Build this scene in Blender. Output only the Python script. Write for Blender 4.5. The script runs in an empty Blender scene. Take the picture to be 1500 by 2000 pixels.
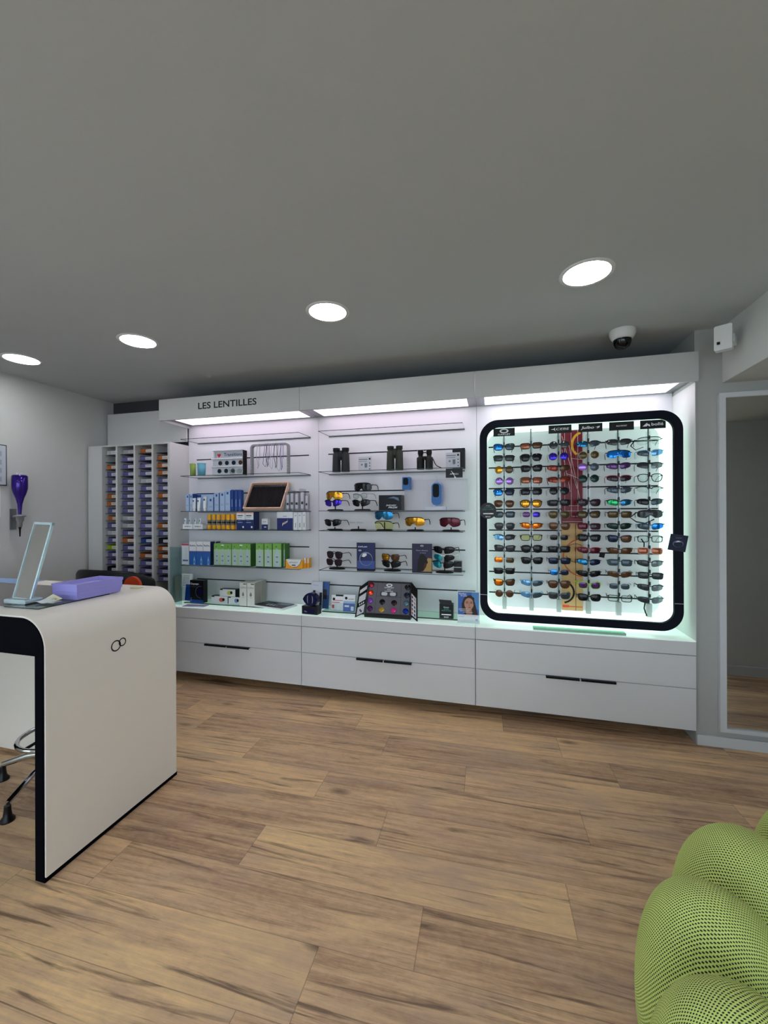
import bpy, math, random
from mathutils import Matrix, Vector
from math import sin, cos, pi, radians
random.seed(4)
scene = bpy.context.scene
COL = scene.collection

# ------------------------------------------------------------------ camera
F_PX, YAW, PIT, ROL, EYE = 803.06, .2632, .0002, -.0036, 1.297
fwd = Vector((-sin(YAW)*cos(PIT), cos(YAW)*cos(PIT), sin(PIT)))
rt0 = Vector((cos(YAW), sin(YAW), 0)); up0 = rt0.cross(fwd)
rgt = cos(ROL)*rt0 + sin(ROL)*up0; upv = -sin(ROL)*rt0 + cos(ROL)*up0
cam_data = bpy.data.cameras.new('camera'); cam = bpy.data.objects.new('camera', cam_data)
COL.objects.link(cam)
cam.matrix_world = Matrix(((rgt.x, upv.x, -fwd.x, 0), (rgt.y, upv.y, -fwd.y, 0),
                           (rgt.z, upv.z, -fwd.z, EYE), (0, 0, 0, 1)))
cam_data.sensor_fit = 'HORIZONTAL'; cam_data.sensor_width = 36
cam_data.lens = F_PX/1500*36; cam_data.clip_start = .02
scene.camera = cam

# ------------------------------------------------------------------ light and exposure
scene.view_settings.view_transform = 'Standard'
scene.view_settings.look = 'None'
scene.view_settings.gamma = 1
scene.view_settings.exposure = EXPO = 0.0
DOWNLIGHT_W, HEADER_W, LINER_W, SKY_W = 8.0, 2.15, 1.0, 3.6
world = bpy.data.worlds.new('daylight'); scene.world = world; world.use_nodes = True
world.node_tree.nodes['Background'].inputs[0].default_value = (.76, .87, 1, 1)
world.node_tree.nodes['Background'].inputs[1].default_value = SKY_W
pl = bpy.data.lights.new('window_portal', 'AREA'); pl.shape = 'RECTANGLE'; pl.size = 2.6; pl.size_y = 2.1
pl.cycles.is_portal = True
po = bpy.data.objects.new('window_portal', pl); COL.objects.link(po)
po.location = (-3.38, -1.15, 1.15); po.rotation_euler = (0, -pi/2, 0)
pl2 = bpy.data.lights.new('added_window_portal', 'AREA'); pl2.shape = 'RECTANGLE'; pl2.size = 5.3; pl2.size_y = 2.0; pl2.cycles.is_portal = True  # portal for the added rear window
po2 = bpy.data.objects.new('added_window_portal', pl2); COL.objects.link(po2)
po2.location = (.25, -2.49, 1.12); po2.rotation_euler = (pi/2, 0, 0)

# ------------------------------------------------------------------ helpers
def AT(u, v, Y):
    """photo direction (u, v) met with the vertical plane y = Y"""
    d = rgt*((u-750)/F_PX) - upv*((v-1000)/F_PX) + fwd
    t = Y/d.y
    return d.x*t, d.z*t + EYE
def AX(u, Y, v=1000): return AT(u, v, Y)[0]

def lin(c):
    return tuple(((x/255)/12.92 if x/255 <= .04045 else (((x/255)+.055)/1.055)**2.4) for x in c)
MATS = {}
def mat(name, rgb, rough=.5, metal=0., emit=None, es=1., alpha=1., coat=0., spec=.3):
    if name in MATS: return MATS[name]
    m = bpy.data.materials.new(name); m.use_nodes = True
    b = m.node_tree.nodes['Principled BSDF']
    b.inputs['Base Color'].default_value = (*lin(rgb), 1)
    b.inputs['Roughness'].default_value = rough; b.inputs['Metallic'].default_value = metal
    b.inputs['Alpha'].default_value = alpha; b.inputs['Coat Weight'].default_value = coat*.2
    b.inputs['Specular IOR Level'].default_value = spec
    if emit:
        b.inputs['Emission Color'].default_value = (*lin(emit), 1)
        b.inputs['Emission Strength'].default_value = es
    MATS[name] = m; return m
def glassy(name, tint, refl=.12, through=1.0, rough=.02, fk=.6):
    if name in MATS: return MATS[name]
    m = bpy.data.materials.new(name); m.use_nodes = True; nt = m.node_tree; N = nt.nodes
    N.clear(); out = N.new('ShaderNodeOutputMaterial'); mix = N.new('ShaderNodeMixShader')
    t = N.new('ShaderNodeBsdfTransparent'); g = N.new('ShaderNodeBsdfGlossy')
    t.inputs[0].default_value = (*[x*through for x in lin(tint)], 1); g.inputs['Roughness'].default_value = rough
    fr = N.new('ShaderNodeFresnel'); fr.inputs[0].default_value = 1.5
    mm = N.new('ShaderNodeMath'); mm.operation = 'MULTIPLY_ADD'; mm.inputs[1].default_value = fk; mm.inputs[2].default_value = refl-.05; mm.use_clamp = True
    ge = N.new('ShaderNodeNewGeometry'); fb = N.new('ShaderNodeMath'); fb.operation = 'SUBTRACT'; fb.inputs[0].default_value = 1
    nt.links.new(ge.outputs['Backfacing'], fb.inputs[1]); mu = N.new('ShaderNodeMath'); mu.operation = 'MULTIPLY'
    nt.links.new(fr.outputs[0], mm.inputs[0]); nt.links.new(mm.outputs[0], mu.inputs[0]); nt.links.new(fb.outputs[0], mu.inputs[1]); nt.links.new(mu.outputs[0], mix.inputs[0])
    nt.links.new(t.outputs[0], mix.inputs[1]); nt.links.new(g.outputs[0], mix.inputs[2])
    nt.links.new(mix.outputs[0], out.inputs[0]); MATS[name] = m; return m
def grainy(m, scale, amount, bump=0.):
    """fine tone variation and optional bump from object-space noise"""
    nt = m.node_tree; N = nt.nodes; b = N['Principled BSDF']
    tc = N.new('ShaderNodeTexCoord'); n = N.new('ShaderNodeTexNoise'); n.inputs['Scale'].default_value = scale
    nt.links.new(tc.outputs['Object'], n.inputs['Vector'])
    mx = N.new('ShaderNodeMix'); mx.data_type = 'RGBA'; c = b.inputs['Base Color'].default_value[:]
    mx.inputs['A'].default_value = tuple(x*(1-amount) for x in c[:3])+(1,)
    mx.inputs['B'].default_value = tuple(min(1, x*(1+amount)) for x in c[:3])+(1,)
    nt.links.new(n.outputs['Fac'], mx.inputs['Factor']); nt.links.new(mx.outputs['Result'], b.inputs['Base Color'])
    if bump:
        bp = N.new('ShaderNodeBump'); bp.inputs['Strength'].default_value = bump; bp.inputs['Distance'].default_value = .002
        nt.links.new(n.outputs['Fac'], bp.inputs['Height']); nt.links.new(bp.outputs[0], b.inputs['Normal'])
    return m

TEXTC = {}
def text_geo(s, bold=False):
    k = (s, bold)
    if k not in TEXTC:
        c = bpy.data.curves.new('t', 'FONT'); c.body = s; c.size = 1; c.align_x = 'CENTER'; c.align_y = 'CENTER'
        c.resolution_u = 3; c.offset = .018 if bold else 0.
        o = bpy.data.objects.new('t', c); COL.objects.link(o)
        me = bpy.data.meshes.new_from_object(o.evaluated_get(bpy.context.evaluated_depsgraph_get()))
        v = [tuple(x.co) for x in me.vertices]; f = [tuple(p.vertices) for p in me.polygons]
        w = max(a[0] for a in v)-min(a[0] for a in v)
        bpy.data.objects.remove(o); bpy.data.curves.remove(c); bpy.data.meshes.remove(me)
        TEXTC[k] = (v, f, w)
    return TEXTC[k]

class MB:
    def __init__(s): s.v = []; s.f = []; s.m = []; s.s = []; s.mats = []; s.uv = {}; s.T = Matrix.Identity(4)
    def mi(s, m):
        if m not in s.mats: s.mats.append(m)
        return s.mats.index(m)
    def add(s, vs, fs, m, smooth=False):
        b = len(s.v); s.v += [tuple(s.T @ Vector(v)) for v in vs]; i = s.mi(m)
        for f in fs: s.f.append(tuple(b+k for k in f)); s.m.append(i); s.s.append(smooth)
        return s
    def box(s, x0, x1, y0, y1, z0, z1, m, front=None, side=None, top=None):
        vs = [(x, y, z) for z in (z0, z1) for y in (y0, y1) for x in (x0, x1)]
        F = [((0, 1, 5, 4), front), ((1, 3, 7, 5), side), ((3, 2, 6, 7), None), ((2, 0, 4, 6), side), ((4, 5, 7, 6), top), ((2, 3, 1, 0), None)]
        for f, mm in F: s.add([vs[k] for k in f], [(0, 1, 2, 3)], mm or m)
        return s
    def prism(s, pts, y0, y1, m, smooth=False, cap=None):
        """outline in x, z extruded along y"""
        n = len(pts)
        if sum(pts[i][0]*pts[(i+1) % n][1]-pts[(i+1) % n][0]*pts[i][1] for i in range(n)) < 0: pts = pts[::-1]
        s.add([(x, y0, z) for x, z in pts]+[(x, y1, z) for x, z in pts],
              [(i, (i+1) % n, (i+1) % n+n, i+n)[::1] for i in range(n)], m, smooth)
        s.add([(x, y0, z) for x, z in pts], [tuple(range(n))], cap or m)
        s.add([(x, y1, z) for x, z in pts], [tuple(range(n))[::-1]], m)
        return s
    def flat(s, pts, y, m): 
        n = len(pts)
        if sum(pts[i][0]*pts[(i+1) % n][1]-pts[(i+1) % n][0]*pts[i][1] for i in range(n)) < 0: pts = pts[::-1]
        return s.add([(x, y, z) for x, z in pts], [tuple(range(n))], m)
    def rect(s, x0, x1, z0, z1, y, m): return s.flat([(x0, z0), (x1, z0), (x1, z1), (x0, z1)], y, m)
    def text(s, t, x, z, y, h, m, w=None, bold=False, slant=0.):
        v, f, tw = text_geo(t, bold); k = h/.7; kx = (w/tw) if w else k
        return s.add([(x+a*kx+b*k*slant, y, z+b*k) for a, b, c in v], f, m)
    def ring(s, a, b, m, smooth=True, closed=True):
        """quads between two equal loops"""
        n = len(a); R = range(n if closed else n-1)
        return s.add(list(a)+list(b), [(i, (i+1) % n, (i+1) % n+n, i+n) for i in R], m, smooth)
    def tube(s, pts, r, m, closed=False, n=8, flat=1.):
        P = [Vector(p) for p in pts]; N = len(P); rings = []
        rr = r if isinstance(r, (list, tuple)) else [r]*N
        nrm = None
        for i, p in enumerate(P):
            a = P[i-1] if (i or closed) else P[0]; b = P[(i+1) % N] if (i < N-1 or closed) else P[-1]
            t = (b-a).normalized()
            if nrm is None: nrm = t.orthogonal().normalized() if abs(t.y) > .9 else t.cross(Vector((0, 1, 0))).normalized()
            nrm = (nrm-t*nrm.dot(t)).normalized(); bi = t.cross(nrm)
            rings.append([p+rr[i]*(cos(2*pi*k/n)*nrm+flat*sin(2*pi*k/n)*bi) for k in range(n)])
        vs = [tuple(v) for R in rings for v in R]; fs = []
        for i in range(N if closed else N-1):
            for k in range(n):
                j = (i+1) % N; fs.append((i*n+k, i*n+(k+1) % n, j*n+(k+1) % n, j*n+k))
        s.add(vs, fs, m, True)
        if not closed: s.add([tuple(v) for v in rings[0]], [tuple(range(n))[::-1]], m); s.add([tuple(v) for v in rings[-1]], [tuple(range(n))], m)
        return s
    def lathe(s, prof, m, n=24, c=(0, 0, 0), smooth=True, sy=1., caps=True):
        vs = [(c[0]+r*cos(2*pi*k/n), c[1]+sy*r*sin(2*pi*k/n), c[2]+z) for r, z in prof for k in range(n)]
        fs = [(i*n+k, i*n+(k+1) % n, (i+1)*n+(k+1) % n, (i+1)*n+k) for i in range(len(prof)-1) for k in range(n)]
        s.add(vs, fs, m, smooth)
        if not caps: return s
        if prof[0][0] > 1e-5: s.add(vs[:n], [tuple(range(n))[::-1]], m)
        if prof[-1][0] > 1e-5: s.add(vs[-n:], [tuple(range(n))], m)
        return s
    def build(s, name, parent=None, bevel=0., uv=None):
        me = bpy.data.meshes.new(name); me.from_pydata(s.v, [], s.f)
        for m in s.mats: me.materials.append(m)
        me.polygons.foreach_set('material_index', s.m); me.polygons.foreach_set('use_smooth', s.s)
        if uv:
            l = me.uv_layers.new(name='UVMap')
            for lp in me.loops: l.data[lp.index].uv = uv[lp.vertex_index]
        me.update(); o = bpy.data.objects.new(name, me); COL.objects.link(o)
        if parent: o.parent = parent
        if bevel:
            b = o.modifiers.new('bevel', 'BEVEL'); b.width = bevel; b.segments = 2; b.limit_method = 'ANGLE'
        return o
def rrect(x0, x1, z0, z1, r, k=6):
    pts = []
    for cx, cz, a in ((x1-r, z1-r, 0), (x0+r, z1-r, 90), (x0+r, z0+r, 180), (x1-r, z0+r, 270)):
        pts += [(cx+r*cos(radians(a+90*i/k)), cz+r*sin(radians(a+90*i/k))) for i in range(k+1)]
    return pts
def circ(cx, cz, rx, rz=None, n=24, a0=0): 
    rz = rx if rz is None else rz
    return [(cx+rx*cos(a0+2*pi*i/n), cz+rz*sin(a0+2*pi*i/n)) for i in range(n)]
def thing(name, label, cat, loc=(0, 0, 0), rz=0., group=None):
    o = bpy.data.objects.new(name, None); o.empty_display_size = .05; COL.objects.link(o)
    o.location = loc; o.rotation_euler = (0, 0, rz); o['label'] = label; o['category'] = cat
    if group: o['group'] = group
    return o
def tag(o, label, cat, group=None):
    o['label'] = label; o['category'] = cat
    if group: o['group'] = group
    return o
def struct(o, label=None):
    o['kind'] = 'structure'
    if label: o['label'] = label
    return o
def copy_tree(o, parent=None):
    c = o.copy(); COL.objects.link(c)
    if parent: c.parent = parent
    for ch in [x for x in KIDS.get(o.name, [])]: copy_tree(ch, c)
    return c
KIDS = {}

# ------------------------------------------------------------------ materials
M_ceil = grainy(mat('ceiling_paint', (193, 197, 200), .9), 90, .02)
M_wall = grainy(mat('wall_paint', (208, 208, 206), .85), 120, .03, .15)
M_white = mat('white_laminate', (214, 215, 216), .42)
M_white2 = mat('white_board', (205, 206, 205), .5)
M_base = mat('skirting_white', (205, 208, 210), .5)
M_slat = mat('back_panel_white', (220, 219, 224), .45)
M_groove = mat('groove_black', (18, 16, 22), .5)
M_seam = mat('seam_dark', (50, 50, 52), .6)
M_black = mat('black_plastic', (14, 14, 16), .35)
M_blackm = mat('black_matt', (10, 10, 12), .7)
M_navyb = mat('frame_blue_black', (10, 12, 28), .5, spec=.12)
M_steel = mat('chrome', (200, 202, 205), .12, 1.)
M_alu = mat('brushed_metal', (150, 152, 155), .35, .9)
M_glass = glassy('shelf_glass', (252, 254, 253), .05, fk=.2)
M_gedge = mat('glass_edge_dark', (34, 48, 48), .15)
M_acr = glassy('clear_acrylic', (246, 250, 250), .10)
M_paper = mat('paper_white', (232, 234, 236), .7)
M_text = mat('ink_black', (18, 18, 20), .6)
M_ink = mat('ink_grey', (120, 124, 132), .7)
M_wht = mat('print_white', (238, 240, 242), .6)
M_down = mat('lamp_diffuser', (255, 255, 255), .5, emit=(248, 252, 255), es=DOWNLIGHT_W)
M_head = mat('light_panel', (255, 255, 255), .5, emit=(255, 232, 252), es=HEADER_W)
M_line = mat('lit_acrylic', (235, 250, 242), .5, emit=(222, 255, 240), es=LINER_W)
M_mirror = mat('mirror_silver', (215, 218, 216), .01, 1.)
M_counter = mat('counter_glass_glow', (232, 248, 240), .1, emit=(228, 255, 243), es=.27)  # faint mint glow added to brighten the counter, no lamp underneath

def wood_floor():
    m = bpy.data.materials.new('plank_floor'); m.use_nodes = True; nt = m.node_tree; N = nt.nodes; L = nt.links.new
    b = N['Principled BSDF']
    def math_(op, a, bb=None, c=None):
        n = N.new('ShaderNodeMath'); n.operation = op
        for i, x in enumerate((a, bb, c)):
            if x is None: continue
            if isinstance(x, (int, float)): n.inputs[i].default_value = x
            else: L(x, n.inputs[i])
        return n.outputs[0]
    tc = N.new('ShaderNodeTexCoord'); mp = N.new('ShaderNodeMapping'); mp.inputs['Rotation'].default_value = (0, 0, -radians(1.4))
    L(tc.outputs['Object'], mp.inputs[0]); sx = N.new('ShaderNodeSeparateXYZ'); L(mp.outputs[0], sx.inputs[0])
    X, Y = sx.outputs[0], sx.outputs[1]
    W, LN = .197, 1.155
    ry = math_('DIVIDE', math_('SUBTRACT', Y, 1.147), W); row = math_('FLOOR', ry); fy = math_('FRACT', ry)
    offs = {-1: -.484, 0: -.198, 1: -.884, 2: -.412, 3: -.758, 4: -.094, 5: -.537, 6: -.758}
    cr = N.new('ShaderNodeValToRGB'); cr.color_ramp.interpolation = 'CONSTANT'
    L(math_('DIVIDE', math_('ADD', row, 15.5), 32), cr.inputs[0])
    rr = random.Random(7); el = cr.color_ramp.elements
    vals = [(k, (offs.get(k, rr.uniform(-1.1, 0)) % LN)/LN) for k in range(-14, 14)]
    el[0].position = 0; el[0].color = (0, 0, 0, 1); el[1].position = (vals[0][0]+15)/32; el[1].color = (vals[0][1],)*3+(1,)
    for k, v in vals[1:]:
        e = el.new((k+15)/32); e.color = (v, v, v, 1)
    off = math_('MULTIPLY', cr.outputs[0], LN)
    rx = math_('DIVIDE', math_('SUBTRACT', X, off), LN); colm = math_('FLOOR', rx); fx = math_('FRACT', rx)
    cv = N.new('ShaderNodeCombineXYZ'); L(colm, cv.inputs[0]); L(row, cv.inputs[1])
    wn = N.new('ShaderNodeTexWhiteNoise'); wn.noise_dimensions = '3D'; L(cv.outputs[0], wn.inputs['Vector'])
    ws = N.new('ShaderNodeSeparateColor'); L(wn.outputs['Color'], ws.inputs[0])
    # grain coordinates: stretched along the plank, shifted per plank
    gx = math_('ADD', math_('MULTIPLY', X, 1.), math_('MULTIPLY', ws.outputs[0], 37.)); gy = math_('ADD', Y, math_('MULTIPLY', ws.outputs[1], 19.))
    def noise(kx, ky, detail, dist=0., rough=.6, sc=1.):
        c = N.new('ShaderNodeCombineXYZ'); L(math_('MULTIPLY', gx, kx), c.inputs[0]); L(math_('MULTIPLY', gy, ky), c.inputs[1])
        n = N.new('ShaderNodeTexNoise'); n.inputs['Scale'].default_value = sc; n.inputs['Detail'].default_value = detail
        n.inputs['Roughness'].default_value = rough; n.inputs['Distortion'].default_value = dist; L(c.outputs[0], n.inputs['Vector']); return n.outputs[0]
    big = noise(.9, 9, 4, 1.6); mid = noise(2.2, 52, 8, 1.2, .66); fine = noise(14, 300, 6, .2, .8); blot = noise(2.2, 5, 3, .3); mott = noise(26, 38, 4, .5, .7)
    streak = noise(.8, 15, 7, 2.2, .62)
    base = N.new('ShaderNodeValToRGB'); e = base.color_ramp.elements
    e[0].position = .36; e[0].color = (*lin((150, 116, 90)), 1); e[1].position = .68; e[1].color = (*lin((250, 211, 152)), 1)
    x = el2 = e.new(.52); el2.color = (*lin((216, 178, 138)), 1)
    v = math_('ADD', math_('MULTIPLY', big, .36), math_('MULTIPLY', mid, .32)); v = math_('ADD', v, math_('MULTIPLY', fine, .22)); v = math_('ADD', v, math_('MULTIPLY', mott, .14))
    v = math_('ADD', v, math_('MULTIPLY', math_('SUBTRACT', ws.outputs[2], .5), .13)); L(math_('ADD', v, -.02), base.inputs[0])
    # greyish-mauve blotches
    m1 = N.new('ShaderNodeMix'); m1.data_type = 'RGBA'; m1.blend_type = 'MIX'
    rb = N.new('ShaderNodeValToRGB'); rb.color_ramp.elements[0].position = .48; rb.color_ramp.elements[1].position = .70
    L(blot, rb.inputs[0]); L(math_('MULTIPLY', rb.outputs[0], .55), m1.inputs['Factor']); L(base.outputs[0], m1.inputs['A']); m1.inputs['B'].default_value = (*lin((180, 152, 134)), 1)
    # dark heart streaks
    m2 = N.new('ShaderNodeMix'); m2.data_type = 'RGBA'
    rs = N.new('ShaderNodeValToRGB'); rs.color_ramp.elements[0].position = .56; rs.color_ramp.elements[1].position = .67
    L(streak, rs.inputs[0]); L(math_('MULTIPLY', rs.outputs[0], .80), m2.inputs['Factor']); L(m1.outputs['Result'], m2.inputs['A']); m2.inputs['B'].default_value = (*lin((98, 72, 58)), 1)
    # knots
    kc = N.new('ShaderNodeCombineXYZ'); L(math_('MULTIPLY', gx, 1.25), kc.inputs[0]); L(math_('MULTIPLY', gy, 3.2), kc.inputs[1])
    vo = N.new('ShaderNodeTexVoronoi'); vo.inputs['Scale'].default_value = 1.; L(kc.outputs[0], vo.inputs['Vector'])
    m3 = N.new('ShaderNodeMix'); m3.data_type = 'RGBA'
    rk = N.new('ShaderNodeValToRGB'); rk.color_ramp.elements[0].position = .02; rk.color_ramp.elements[0].color = (1, 1, 1, 1); rk.color_ramp.elements[1].position = .085; rk.color_ramp.elements[1].color = (0, 0, 0, 1)
    L(vo.outputs['Distance'], rk.inputs[0]); L(math_('MULTIPLY', rk.outputs[0], .75), m3.inputs['Factor']); L(m2.outputs['Result'], m3.inputs['A']); m3.inputs['B'].default_value = (*lin((62, 44, 36)), 1)
    # joints
    gy_ = math_('LESS_THAN', math_('MINIMUM', fy, math_('SUBTRACT', 1., fy)), .006)
    gx_ = math_('LESS_THAN', math_('MINIMUM', fx, math_('SUBTRACT', 1., fx)), .0011)
    m4 = N.new('ShaderNodeMix'); m4.data_type = 'RGBA'; L(math_('MULTIPLY', math_('MAXIMUM', gy_, gx_), .45), m4.inputs['Factor'])
    L(m3.outputs['Result'], m4.inputs['A']); m4.inputs['B'].default_value = (*lin((70, 56, 46)), 1)
    L(m4.outputs['Result'], b.inputs['Base Color']); b.inputs['Roughness'].default_value = .48; b.inputs['Specular IOR Level'].default_value = .35
    bp = N.new('ShaderNodeBump'); bp.inputs['Strength'].default_value = .12; bp.inputs['Distance'].default_value = .001
    L(math_('ADD', mid, fine), bp.inputs['Height']); L(bp.outputs[0], b.inputs['Normal'])
    return m

# ------------------------------------------------------------------ the room
CZ, XL, YB, YR, YC, YW = 2.303, -3.385, 3.007, 2.667, 2.649, 2.955
RX, RY = 3.4, -2.5
def slab(name, x0, x1, y0, y1, z0, z1, m, label=None, bevel=0.):
    return struct(MB().box(x0, x1, y0, y1, z0, z1, m).build(name, bevel=bevel), label)
slab('floor', XL-.3, RX+.1, RY-.1, YB+.1, -.1, 0, wood_floor())
slab('ceiling', XL-.1, RX+.1, RY-.1, YB+.1, CZ, CZ+.1, M_ceil)
slab('wall_back', XL-.1, 1.079, YB, YB+.1, 0, CZ, grainy(mat('wall_paint_shadow', (70, 71, 74), .9), 100, .03))  # paint darkened to stand in for the shadow above the header
slab('wall_right_pier', 1.079, RX+.1, YR, YB+.1, 0, CZ, grainy(mat('wall_paint_grey', (172, 173, 170), .9), 120, .03))
wr = MB(); RW0, RW1, RZ1 = -2.4, 2.9, 2.12
for a in ((XL-.1, RW0, 0, CZ), (RW1, RX+.1, 0, CZ), (RW0, RW1, 0, .12), (RW0, RW1, RZ1, CZ)): wr.box(a[0], a[1], RY-.1, RY, a[2], a[3], M_wall)
struct(wr.build('wall_rear'))
wr = MB()
for x in (RW0, -.65, 1.1, RW1-.05): wr.box(x, x+.05, RY-.08, RY-.02, .12, RZ1, M_alu)
wr.box(RW0, RW1, RY-.08, RY-.02, .12, .17, M_alu); wr.box(RW0, RW1, RY-.08, RY-.02, RZ1-.05, RZ1, M_alu)
w2 = struct(wr.build('window_2_added')); MB().box(RW0, RW1, RY-.055, RY-.05, .12, RZ1, glassy('window_glass', (250, 252, 252), .05)).build('window_pane', w2)  # unseen rear window, added so daylight brightens the room
slab('wall_right', RX, RX+.1, RY, YR, 0, CZ, M_wall)
slab('wall_partition', 1.75, RX, 1.30, 1.46, 0, 2.0, M_wall)
slab('baseboard_partition', 1.74, RX, 1.46, 1.472, 0, .075, M_base)
slab('baseboard_right', 1.081, RX, YR-.012, YR, 0, .057, M_base, bevel=.002)
struct(MB().box(1.21, RX, RY, YR, 2.0, CZ, M_wall).build('trim_beam'), 'dropped grey beam along the right side of the ceiling')
# left wall with an unseen window added behind the camera side for daylight
wl = MB()
WY0, WY1, WZ0, WZ1 = -2.35, .05, .10, 2.2
for a in ((WY1, YB, 0, CZ), (RY, WY0, 0, CZ), (WY0, WY1, 0, WZ0), (WY0, WY1, WZ1, CZ)):
    wl.box(XL-.1, XL, a[0], a[1], a[2], a[3], M_wall)
struct(wl.build('wall_left'))
wf = MB()
for y in (WY0, -1.27, WY1-.05): wf.box(XL-.08, XL-.02, y, y+.05, WZ0, WZ1, M_alu)
wf.box(XL-.08, XL-.02, WY0, WY1, WZ0, WZ0+.05, M_alu); wf.box(XL-.08, XL-.02, WY0, WY1, WZ1-.05, WZ1, M_alu)
w1 = struct(wf.build('window_1_added'))
MB().box(XL-.055, XL-.05, WY0, WY1, WZ0, WZ1, glassy('window_glass', (250, 252, 252), .05)).build('window_pane', w1)
# planting outside, seen in the small mirror
M_leaf = grainy(mat('hedge_leaves', (120, 190, 90), .7), 30, .5)
struct(MB().box(XL-6, RX+4, -9, RY-.15, -.1, -.02, grainy(mat('pavement', (150, 150, 146), .9), 20, .1)).build('ground_outside'))
hb = MB(); rr = random.Random(3)
for i in range(700):
    x, y, z = XL-1.6+rr.uniform(-.3, .3), rr.uniform(-4.2, 1.2), rr.uniform(-.02, 1.5); s = rr.uniform(.05, .12)
    a = rr.uniform(0, pi); dx, dy = cos(a)*s, sin(a)*s
    hb.add([(x-dx, y-dy, z), (x, y, z-s*.5), (x+dx, y+dy, z+s*.4), (x, y, z+s)], [(0, 1, 2, 3)], M_leaf)
ho = hb.build('hedge'); tag(ho, 'leafy green hedge outside the large window in the left wall', 'hedge'); ho['kind'] = 'stuff'

# recessed round ceiling lamps
def downlight(x, y, label):
    t = thing('ceiling_light', label, 'ceiling light', (x, y, CZ), 0, 'recessed ceiling lights')
    MB().lathe([(.092, -.004), (.105, -.005), (.109, -.001), (.109, -.0002), (.092, -.0002)], mat('lamp_rim', (225, 225, 225), .4), 40, caps=False).build('trim_ring', t)
    MB().lathe([(0., -.0035), (.092, -.0035)], M_down, 40).build('diffuser', t)
for x, y, l in ((.378, 1.90, 'rightmost round ceiling lamp, nearest above the sunglasses rack'), (-.806, 1.92, 'round ceiling lamp above the middle of the room, second from the right'),
                (-2.012, 1.95, 'round ceiling lamp second from the left, above the pigeonhole side'), (-2.975, 1.975, 'leftmost round ceiling lamp close to the left wall'),
                (.375, -.35, 'unseen round ceiling lamp added for fill behind the viewer on the right'), (-.805, -.35, 'unseen round ceiling lamp added for fill behind the viewer in the middle'), (-2.0, -.35, 'unseen round ceiling lamp added for fill behind the viewer on the left')):  # last three lamps are out of view, added as fill light
    downlight(x, y, l)
t = thing('dome_camera', 'white dome security camera with black lens on the ceiling', 'security camera', (.69, 2.56, CZ))
MB().lathe([(.066, -.0003), (.066, -.02), (.058, -.04), (.05, -.05), (0, -.052)][::-1], mat('white_plastic', (225, 226, 226), .35), 28).build('housing', t)
MB().lathe([(0, -.105), (.02, -.1), (.036, -.088), (.044, -.07), (.046, -.052)], mat('dome_black', (8, 8, 9), .05, coat=1), 28).build('lens_dome', t)
t = thing('motion_sensor', 'white motion detector box with small black sensor on the beam', 'motion sensor', (1.118, 2.45, 2.168), radians(-32))
MB().prism(rrect(-.036, .036, -.062, .062, .008), -.02, .02, MATS['white_plastic']).build('housing', t, bevel=.004)
MB().rect(-.024, -.011, -.034, -.020, -.0245, M_blackm).build('sensor_window', t)
MB().box(.005, .04, .021, .10, -.02, .02, MATS['white_plastic']).build('mounting_bracket', t)

# ------------------------------------------------------------------ display wall
X0, XR = -2.521, 1.076
SE = [X0, -1.321, -.121, XR]
CT, Z1, Z2, Z3 = .575, .495, .310, .078
names3 = ['left', 'middle', 'right']
for k in range(3):
    x0, x1 = SE[k]+.0015, SE[k+1]-.0015
    t = thing('drawer_cabinet', 'white laminate drawer cabinet, %s of the three below the display wall' % names3[k], 'cabinet', ((x0+x1)/2, YC, 0), 0, 'drawer cabinets of the display wall')
    h = (x1-x0)/2
    MB().box(-h, h, .021, .33, Z3, Z1-.001, M_white).build('carcass', t)
    for za, zb in ((Z2+.0015, Z1-.004), (Z3, Z2-.0015)):
        d = MB().box(-h+.0005, h-.0005, 0, .02, za, zb, M_white).build('drawer_front', t)
        if za < .2:
            hx = [-.195+.0, -.09+.004, .0][k]-.0
            cx = [(-2.114-1.732)/2, (-.905-.531)/2, (.296+.669)/2][k]-(x0+x1)/2
            for s0, s1 in ((-.19, -.004), (.004, .19)):
                MB().box(cx+s0, cx+s1, -.018, -.0005, zb-.002, zb+.002, M_black).box(cx+s0, cx+s1, -.018, -.015, zb-.010, zb, M_black).build('handle', d)
    MB().box(-h, h, 0, .306, Z1, CT-.006, M_white).build('counter_slab', t)
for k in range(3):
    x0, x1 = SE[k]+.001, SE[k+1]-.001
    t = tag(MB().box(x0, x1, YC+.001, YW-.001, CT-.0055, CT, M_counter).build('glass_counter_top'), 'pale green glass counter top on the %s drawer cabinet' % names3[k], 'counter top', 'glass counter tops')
tag(MB().box(X0+.01, 1.02, 2.86, 2.875, 0, Z3-.001, M_blackm).build('cabinet_plinth'), 'black recessed plinth under the white drawer cabinets', 'plinth')
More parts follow.
